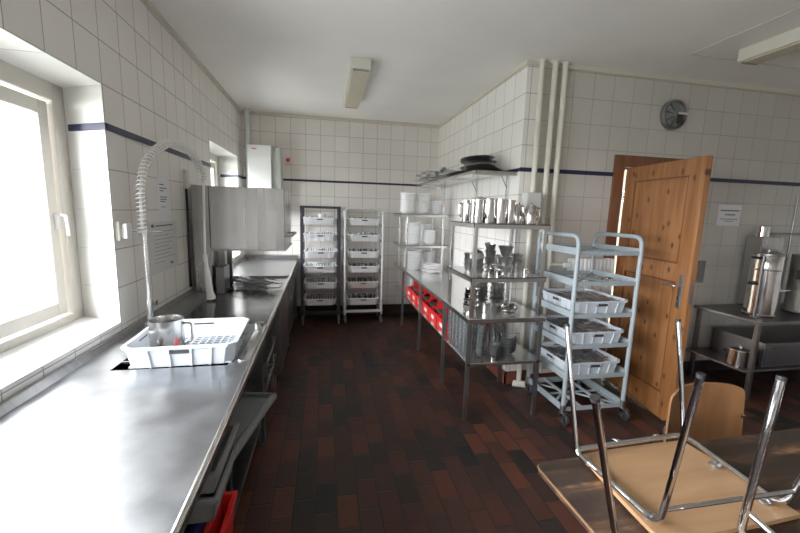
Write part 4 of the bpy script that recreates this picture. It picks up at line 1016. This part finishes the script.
# ------------------------------------------------------------------ grey trolley
tr = thing('trolley', 'grey painted tubular tray trolley on casters in front of the radiator', 'trolley', (1.94, 2.51, 0))
X0, X1, Y0, Y1 = 1.69, 2.19, 2.27, 2.75
for x in (X0, X1):
    MB().tube(fil([(x, Y0, .115), (x, Y0, 1.365), (x, Y1, 1.365), (x, Y1, .115)], .07, 6), .0155, 12).build('hoop_frame', 'trolley', tr, smooth=60)
zs = [1.265, 1.05, .82, .595, .365, .125]
for i, z in enumerate(zs):
    m = MB()
    for x, s2 in ((X0, 1), (X1, -1)):
        m.box(x-.004, x+.004, Y0, Y1, z-.030, z+.018); m.box(min(x, x+s2*.03), max(x, x+s2*.03), Y0, Y1, z-.030, z-.026)
    m.box(X0, X1, Y0-.004, Y0+.004, z-.030, z+.0).box(X0, X1, Y1-.004, Y1+.004, z-.030, z+.0)
    m.box(X0, X1, Y0, Y0+.03, z-.030, z-.026).box(X0, X1, Y1-.03, Y1, z-.030, z-.026)
    sh = m.build('shelf_frame', 'trolley', tr)
    m = MB(); zc = z-.018
    m.tube([(X0+.01,Y0+.02,zc),(X1-.01,Y1-.02,zc)], .008, 8).tube([(X0+.01,Y1-.02,zc-.004),(X1-.01,Y0+.02,zc-.004)], .008, 8)
    m.tube([(X0, (Y0+Y1)/2, zc), (X1, (Y0+Y1)/2, zc)], .008, 8)
    if i == 5: m.tube([(X0+.15, Y0, zc+.01), (X0+.15, Y1, zc+.01)], .012, 8).tube([(X0+.35, Y0, zc+.01), (X0+.35, Y1, zc+.01)], .012, 8).tube([(X0+.02,Y0+.1,zc+.03),(X1-.1,Y1-.06,zc+.03)], .010, 8)
    m.build('cross_bars', 'trolley', sh)
for x in (X0, X1):
    for y in (Y0, Y1):
        c = MB().cyl(x, y, .085, .145, .021, 14).box(x-.022, x+.022, y-.035, y+.015, .06, .09, .003).box(x-.022, x-.018, y-.045, y, .03, .09).box(x+.018, x+.022, y-.045, y, .03, .09).build('caster', 'steel_dark', tr, smooth=40)
        a_ = .0 if x == X0 else 1.0
        MB().lathe([(0,-.014),(.040,-.014),(.047,-.008),(.047,.008),(.040,.014),(0,.014)], 0, 0, 22).xf(Matrix.Translation((x, y-.03, .047)) @ Matrix.Rotation(PI/2, 4, 'Y')).build('wheel', 'rubber', c, smooth=40)
# brake ring on the right front caster
for i, (z, lab) in enumerate(((.799,'upper'),(.574,'middle'),(.344,'lower'))):
    crate('dish_crate', '%s pale grey crate of cutlery on the grey trolley' % lab, 'crate', .445, .445, .105, (1.945-.004*i-.006, 2.505, z), 0, group='crates on the grey trolley')
    cutlery_stuff(.42, .42, .082, (1.945-.004*i-.006, 2.505, z), 'jumbled dull cutlery filling the %s crate of the grey trolley' % lab, n=150, seed=i)
for (x, y, a_) in ((2.03,2.40,.2),):
    m = MB(); m.tube([(-.03,0,0),(.03,0,0)], .008, 8).lathe([(0,0),(.016,.001),(.018,.012),(0,.014)], .04, 0, 12)
    m.xf(Matrix.Translation((x, y, 1.043)) @ Matrix.Rotation(a_, 4, 'Z')); tag(m.build('loose_valve', 'polished', smooth=40), 'small bright metal fitting lying on the second trolley shelf', 'fitting')

# ------------------------------------------------------------------ right wall items
vf = thing('wall_fan', 'round grey ventilator with a broken shutter high on the right wall', 'ventilator', (2.975, YR, 2.26))
def disc(x, y, z, prof, name, mat, par, n=36):
    return MB().lathe(prof, 0, 0, n).xf(Matrix.Translation((x, y, z)) @ Matrix.Rotation(PI/2, 4, 'X')).build(name, mat, par, smooth=40)
M['fan'] = plain('fan_grey', (.19,.20,.19), .4, noise=.35, scale=14)
disc(2.975, YR-.001, 2.392, [(0,0),(.128,0),(.128,.03),(.118,.036),(.110,.03),(.11,.012),(0,.012)], 'ring', 'steel_dark', vf)
disc(2.975, YR-.012, 2.392, [(0,0),(.108,0),(.10,.022),(.03,.032),(0,.032)], 'shutter_disc', 'fan', vf)
m = MB()
for k in range(7):
    m.box(-.004, .004, .03, .105, .0, .012)
    m.xf(Matrix.Rotation(2*PI/9, 4, 'Z'))
m.xf(Matrix.Translation((2.975, YR-.032, 2.392)) @ Matrix.Rotation(PI/2, 4, 'X')); m.build('vane', 'darkgrey', vf)
MB().box(2.98, 3.045, YR-.048, YR-.030, 2.32, 2.395, .004).build('dark_opening', 'slot', vf)
MB().box(2.995, 3.095, YR-.052, YR-.040, 2.395, 2.412, .002).build('loose_strip', 'acrylic', vf)
notice('paper_notice', 'white paper notice with four printed lines right of the pine door', YR, 3.62, 3.885, 1.45, 1.645,
       [(.08,.92,.70,.010,'ink'),(.30,.75,.50,.010,'ink'),(.12,.88,.30,.006,'ink'),(.3,.7,.20,.006,'ink')], axis='y')
sw = thing('switch_panel', 'narrow grey vertical switch strip on tiles right of the door', 'switch', (3.51, YR, .93))
MB().box(3.475, 3.545, YR-.02, YR, .905, 1.115, .003).build('plate', 'greyplastic', sw)
for k in range(3): MB().box(3.487, 3.533, YR-.027, YR-.02, .92+k*.065, .97+k*.065, .003).build('rocker', 'greyplastic', sw)

# ------------------------------------------------------------------ equipment table right
et = thing('steel_table', 'dark stainless two-tier table under the coffee urns on the right wall', 'table', (4.1, 2.6, 0))
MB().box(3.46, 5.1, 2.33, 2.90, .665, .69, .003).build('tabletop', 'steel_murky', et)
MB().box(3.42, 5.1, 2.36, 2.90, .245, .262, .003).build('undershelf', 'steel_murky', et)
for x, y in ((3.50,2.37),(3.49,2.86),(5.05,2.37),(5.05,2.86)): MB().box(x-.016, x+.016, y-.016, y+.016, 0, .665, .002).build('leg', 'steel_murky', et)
bx = thing('warming_drawer', 'long flat stainless box on the undershelf beneath the coffee urns', 'warmer', (4.2, 2.6, .262))
MB().box(3.66, 4.95, 2.40, 2.85, .264, .475, .004).build('body', 'steel_murky', bx); MB().box(3.68, 4.9, 2.388, 2.40, .28, .45, .003).build('front_panel', 'steel_murky', bx); MB().cyl(3.74, 2.385, .43, .44, .006, 10).build('knob', 'rubber', bx)
po = thing('cooking_pot', 'low steel pot with two handles on the undershelf below the urn', 'pot', (3.535, 2.495, .262))
MB().lathe([(0,0),(.085,0),(.092,.006),(.092,.13),(.097,.134),(.09,.134),(.0,.12)], 3.535, 2.495, 32, .263).build('body', 'polished', po, smooth=40)
MB().lathe([(.094,.134),(.09,.142),(.03,.152),(.012,.154),(.012,.165),(.02,.17),(0,.172)], 3.535, 2.495, 32, .263).build('lid', 'steel', po, smooth=40)
MB().box(3.50, 3.57, 2.385, 2.405, .345, .362, .004).build('handle', 'rubber', po)
MB().box(3.50, 3.57, 2.585, 2.61, .345, .362, .004).build('handle', 'rubber', po)
ur = thing('coffee_urn', 'tall cylindrical stainless urn with side handles left of the brewer', 'urn', (3.745, 2.60, .69))
MB().lathe([(0,0),(.107,0),(.115,.012),(.115,.02),(.105,.03),(.105,.40),(.109,.405),(.109,.41),(.105,.415),(.105,.52),(.10,.53),(0,.535)], 3.70, 2.52, 40, .691).build('body', 'polished', ur, smooth=35)
MB().lathe([(.105,.528),(.103,.542),(.04,.556),(.02,.556),(.02,.575),(0,.577)], 3.70, 2.52, 40, .691).build('lid', 'steel_dark', ur, smooth=35)
for z in (.98, 1.20): MB().tube(fil([(3.60,2.49,z),(3.54,2.46,z),(3.535,2.52,z+.0),(3.60,2.55,z)], .01), .011, 8).build('side_handle', 'rubber', ur, smooth=40)
MB().tube([(3.565,2.46,.70),(3.565,2.46,1.22)], .010, 10).build('level_tube', 'steel_dark', ur, smooth=40)
cb_ = thing('coffee_brewer', 'stainless coffee brewing column with swing arm pipe between the urns', 'coffee machine', (3.98, 2.7, .69))
MB().box(3.96, 4.22, 2.765, 2.90, .691, 1.36, .006).build('column', 'steel_v', cb_)
MB().lathe([(0,0),(.055,0),(.055,.09),(0,.095)], 4.03, 2.83, 24, 1.36).build('swing_head', 'polished', cb_, smooth=40)
MB().tube([(4.07,2.83,1.385),(4.5,2.83,1.385)], .013, 10).build('swing_pipe', 'steel_dark', cb_, smooth=40)
MB().box(4.06, 4.13, 2.745, 2.765, .98, 1.12, .004).build('gauge_frame', 'rubber', cb_)
MB().box(4.08, 4.105, 2.741, 2.746, 1.0, 1.10).build('sight_glass', 'inkred', cb_)
MB().tube([(3.93,2.55,.92),(3.98,2.60,.92)], .012, 8).tube([(3.90,2.54,.90),(4.06,2.56,.90)], .009, 8).tube([(3.93,2.56,.92),(3.93,2.56,1.15)], .012, 8).tube([(3.92,2.57,1.15),(3.98,2.60,1.15)], .014, 8).build('tap_pipework', 'steel', cb_, smooth=40)
MB().tube([(4.42,2.85,.69),(4.42,2.85,1.75)], .009, 10).build('riser_pipe', 'steel_dark', cb_, smooth=40)
u2 = thing('coffee_urn', 'second tall stainless urn at the right edge behind the swing arm', 'urn', (4.35, 2.58, .69))
MB().lathe([(0,0),(.15,0),(.16,.012),(.15,.03),(.15,.50),(.145,.51),(0,.515)], 4.28, 2.55, 40, .691).build('body', 'steel_dark', u2, smooth=35)
MB().lathe([(.15,.508),(.148,.52),(.04,.54),(.02,.54),(.02,.56),(0,.562)], 4.28, 2.55, 40, .691).build('lid', 'steel_dark', u2, smooth=35)
MB().box(4.10, 4.14, 2.50, 2.56, 1.0, 1.08, .005).build('side_handle', 'rubber', u2)

# ------------------------------------------------------------------ dining table and chairs (foreground right)
DTZ = .70
dt = thing('dining_table', 'worn dark wooden dining table with pale chipped edges', 'table', (1.5, .62, 0))
TA = Matrix.Translation((.672, 1.012, 0)) @ Matrix.Rotation(.025, 4, 'Z')
def rp(x0, x1, y0, y1, r, n=5):
    o = []
    for cx_, cy_, a0 in ((x1-r,y1-r,0),(x0+r,y1-r,90),(x0+r,y0+r,180),(x1-r,y0+r,270)):
        for k in range(n+1):
            t_ = math.radians(a0+90*k/n); o.append((cx_+r*math.cos(t_), cy_+r*math.sin(t_)))
    return o
tp = MB().prism(rp(0, 1.80, -.80, 0, .03), DTZ-.022, DTZ).xf(TA).build('tabletop', 'worn', dt)
eo = rp(0, 1.80, -.80, 0, .03); 
m = MB()
for i in range(len(eo)): pass
m.tube([(x, y, DTZ-.006) for x, y in eo], .0042, 6, closed=True); m.xf(TA); m.build('edge_banding', 'plyedge', tp, smooth=60)
MB().box(.09, 1.72, -.72, -.70, DTZ-.09, DTZ-.022).box(.09, 1.72, -.10, -.08, DTZ-.09, DTZ-.022).box(.09, .11, -.72, -.08, DTZ-.09, DTZ-.022).box(1.70, 1.72, -.72, -.08, DTZ-.09, DTZ-.022).xf(TA).build('apron', 'iron', dt)
for x, y in ((.14,-.74),(.14,-.13),(1.66,-.74),(1.66,-.13)):
    MB().box(x, x+.03, y, y+.03, 0, DTZ-.022, .004).xf(TA).build('leg', 'pine_frame', dt)

def up(name, pts, r, par, mat='chrome', n=14, fr=.03): return MB().tube(fil(pts, fr, 8), r, n).build(name, mat, par, smooth=60)
c1 = thing('dining_chair', 'birch ply chair upturned on the table with four chrome legs in the air', 'chair', (1.03, .85, DTZ))
SZ = DTZ+.012
def seat_board(c, corners, z, mat, par, r=.04, th=.012, dip=.0, name='seat'):
    # corners: FL FR NR NL
    FL, FR, NR, NL = [Vector((*p, 0)) for p in corners]
    m = MB(); n = 14; rows = []
    for j_ in range(n+1):
        v = j_/n; row = []
        for i in range(n+1):
            u_ = i/n
            # squeeze rounded corners
            def rc(t_, o_): return t_
            P_ = FL*(1-u_)*(1-v)+FR*u_*(1-v)+NR*u_*v+NL*(1-u_)*v
            uu, vv = 2*u_-1, 2*v-1
            k_ = 1-.028*(uu*uu*vv*vv)
            cen = (FL+FR+NR+NL)/4; P_ = cen+(P_-cen)*k_
            row.append(Vector((P_.x, P_.y, z+dip*(uu*uu-.3))))
        rows.append(row)
    for zo in (0, th):
        pass
    bot = [[m.bm.verts.new(p) for p in row] for row in rows]; top_ = [[m.bm.verts.new(p+Vector((0,0,th))) for p in row] for row in rows]
    for j_ in range(n):
        for i in range(n):
            m.bm.faces.new((bot[j_][i], bot[j_][i+1], bot[j_+1][i+1], bot[j_+1][i])); m.bm.faces.new((top_[j_][i], top_[j_+1][i], top_[j_+1][i+1], top_[j_][i+1]))
    for i in range(n):
        m.bm.faces.new((bot[0][i], top_[0][i], top_[0][i+1], bot[0][i+1])); m.bm.faces.new((bot[n][i], bot[n][i+1], top_[n][i+1], top_[n][i]))
        m.bm.faces.new((bot[i][0], bot[i+1][0], top_[i+1][0], top_[i][0])); m.bm.faces.new((bot[i][n], top_[i][n], top_[i+1][n], bot[i+1][n]))
    return m.build(name, mat, par, smooth=50)
seat_board(None, [(.825,1.002),(1.245,1.018),(1.262,.672),(.800,.664)], SZ, 'ply', c1)
FZ = SZ+.028
A_, A0 = (.79,1.081,1.14), (.80,.985,FZ)
D_, D0 = (.792,.626,1.17), (.818,.692,FZ)
C_, C0 = (1.247,1.095,1.14), (1.255,1.02,FZ)
G_, G0 = (1.31,.64,1.17), (1.215,.688,FZ)
up('leg', [A_, A0, (.81, .90, FZ)], .0078, c1, fr=.02)
up('leg', [D_, (D0[0],D0[1],D0[2]), (.816, .78, FZ)], .0080, c1, fr=.045)
up('leg', [C_, C0, (1.245,.95,FZ)], .0078, c1, fr=.02)
up('leg', [G_, G0, (1.225,.78,FZ)], .0080, c1, fr=.045)
up('side_tube', [(.81,.90,FZ),(.816,.78,FZ)], .0080, c1); up('side_tube', [(1.245,.95,FZ),(1.225,.78,FZ)], .0080, c1)
up('cross_tube', [(.80,.93,FZ),(.803,1.0,FZ),(1.25,1.022,FZ),(1.247,.95,FZ)], .0085, c1, fr=.035)
up('brace', [(.812,.684,.792),(1.232,.682,.792)], .006, c1)
for x, y in ((.822,.965),(.826,.87),(.835,.735),(1.222,.88),(1.205,.73)):
    m = MB().lathe([(0,0),(.017,0),(.017,.006),(.007,.010),(0,.010)], x, y, 16, SZ+.013); m.box(x-.004, x+.004, y-.004, y+.004, SZ+.02, SZ+.028); m.build('mounting_plate', 'silver', c1, smooth=40)
for T_, B2, par in ((A_, A0, c1), (D_, D0, c1), (C_, C0, c1), (G_, G0, c1)):
    t_, b_ = Vector(T_), Vector(B2); d_ = (t_-b_).normalized()
    MB().tube([t_-d_*.006, t_+d_*.003], .0086, 12).build('rubber_cap', 'rubber', par)
# backrest hanging beyond the far table edge
for x in (.99, 1.16): up('back_tube', [(x, 1.012, FZ), (x, 1.047, FZ-.012), (x, 1.052, .42)], .0078, c1, fr=.012)
MB().box(.935, 1.21, 1.061, 1.073, .44, .60, .01).build('backrest', 'ply', c1)

c2 = thing('dining_chair', 'second upturned chair nearest the viewer showing two thick chrome legs', 'chair', (.85, .40, DTZ))
seat_board(None, [(.70,.58),(1.04,.56),(1.02,.24),(.70,.24)], SZ, 'ply', c2)
B_ , Bb = (.509,.593,1.155), (.665,.655,.765)
up('leg', [B_, (.648,.648,.785), (.70,.56,FZ), (.72,.45,FZ)], .0078, c2, fr=.02)
up('leg', [(.975,.600,1.165), (.937,.600,.790), (.96,.54,FZ), (.98,.45,FZ)], .0085, c2, fr=.02)
up('leg', [(.58,.16,1.15),(.72,.26,FZ),(.72,.45,FZ)], .008, c2); up('leg', [(1.10,.16,1.15),(.98,.26,FZ),(.98,.45,FZ)], .008, c2)
for T_, B2 in ((B_, (.648,.648,.785)), ((.975,.600,1.165), (.937,.600,.790))):
    t_, b_ = Vector(T_), Vector(B2); d_ = (t_-b_).normalized()
    MB().tube([t_-d_*.006, t_+d_*.003], .0090, 12).build('rubber_cap', 'rubber', c2)
up('brace', [(.950,.600,.84),(.975,.49,.80),(1.0,.30,.80)], .007, c2)
for x, y in ((.73,.3),(.99,.3)): up('back_tube', [(x, y, FZ), (x, .14, FZ), (x, .10, .40)], .0095, c2)
MB().box(.70, 1.02, .115, .127, .38, .56, .01).build('backrest', 'ply', c2)

c3 = thing('dining_chair', 'upright chair with curved orange ply backrest tucked behind the table', 'chair', (1.63, 1.1, 0))
m = MB(); n = 16; zs_ = [.535 + .265*k/10 for k in range(11)]; grid = [[], []]
for side, off in ((0, 0), (1, .010)):
    for k, z in enumerate(zs_):
        row = []
        for i in range(n+1):
            u_ = -1+2*i/n; w_ = .198-.010*(k/10)
            if k == 10: w_ *= .90
            if k == 9: w_ *= .975
            if k == 0: w_ *= .93
            yy = 1.245-.045*u_*u_+off+.035*(z-.53)
            zt = z-(.012*u_**8 if k == 10 else 0)
            row.append(m.bm.verts.new((1.590+u_*w_, yy, zt)))
        grid[side].append(row)
for side in (0, 1):
    for k in range(10):
        for i in range(n): m.bm.faces.new((grid[side][k][i], grid[side][k][i+1], grid[side][k+1][i+1], grid[side][k+1][i]))
for k in range(10):
    for i in (0, n): m.bm.faces.new((grid[0][k][i], grid[0][k+1][i], grid[1][k+1][i], grid[1][k][i]))
for i in range(n):
    for k in (0, 10): m.bm.faces.new((grid[0][k][i], grid[0][k][i+1], grid[1][k][i+1], grid[1][k][i]))
m.build('backrest', 'ply_orange', c3, smooth=50)
seat_board(None, [(1.44,1.16),(1.79,1.16),(1.80,.80),(1.43,.80)], .435, 'ply_orange', c3)
for x, s2 in ((1.395, 1), (1.790, -1)):
    up('back_leg', [(x+s2*.012, 1.222, .66), (x, 1.222, .60), (x, 1.19, .42), (x-s2*.02, 1.26, .0)], .0095, c3)
    up('front_leg', [(x, 1.18, .42), (x, .86, .42), (x-s2*.02, .80, .0)], .0095, c3)
    MB().lathe([(0,0),(.010,0),(.010,.012),(0,.014)], x+s2*.012, 1.206, 12, .655).build('screw_cap', 'chrome', c3, smooth=40)

# ------------------------------------------------------------------ camera
def cam():
    f, yaw, pitch, roll = 377.0, math.radians(11.37), math.radians(8.40), math.radians(1.67)
    cy, sy = math.cos(yaw), math.sin(yaw)
    w = Vector((sy*math.cos(pitch), cy*math.cos(pitch), -math.sin(pitch))); r = Vector((cy, -sy, 0)); u = r.cross(w)
    r2 = r*math.cos(roll)+u*math.sin(roll); u2 = -r*math.sin(roll)+u*math.cos(roll)
    c = D.cameras.new('camera'); c.sensor_width = 36; c.lens = f*36/800; c.clip_start = .02
    o = D.objects.new('camera', c); COL.objects.link(o)
    m = Matrix.Identity(4)
    for i in range(3): m[i][0] = r2[i]; m[i][1] = u2[i]; m[i][2] = -w[i]; m[i][3] = (0, 0, H)[i]
    o.matrix_world = m; scene.camera = o
cam()

# ------------------------------------------------------------------ light
wd = D.worlds.new('overcast_sky'); scene.world = wd; wd.use_nodes = True
bg = wd.node_tree.nodes['Background']; bg.inputs[0].default_value = (.93, .97, 1, 1); bg.inputs[1].default_value = 24.0
_nt = wd.node_tree; _tc = N(_nt, 'ShaderNodeTexCoord'); _sp = N(_nt, 'ShaderNodeSeparateXYZ'); _nt.links.new(_tc.outputs['Generated'], _sp.inputs[0])
_nt.links.new(ramp(_nt, math_n(_nt, 'ADD', _sp.outputs[2], .5), [(.42, (.26,.27,.25)), (.53, (.97,.985,1)), (.9, (1,1,1))]), bg.inputs[0])
for k, q in enumerate((W1, W2, W3)):
    l = D.lights.new('window_portal', 'AREA'); l.shape = 'RECTANGLE'; l.size = q[3]-q[2]; l.size_y = q[1]-q[0]
    l.cycles.is_portal = True
    o = D.objects.new('window_portal', l); COL.objects.link(o); o.location = (XW-.02, (q[0]+q[1])/2, (q[2]+q[3])/2); o.rotation_euler = (0, -PI/2, 0)
scene.view_settings.view_transform = 'Standard'
scene.view_settings.exposure = 0.38
scene.view_settings.gamma = 1.12
scene.cycles.max_bounces = 10; scene.cycles.diffuse_bounces = 6; scene.cycles.transparent_max_bounces = 24
scene.cycles.use_denoising = True
scene.cycles.sample_clamp_indirect = 8
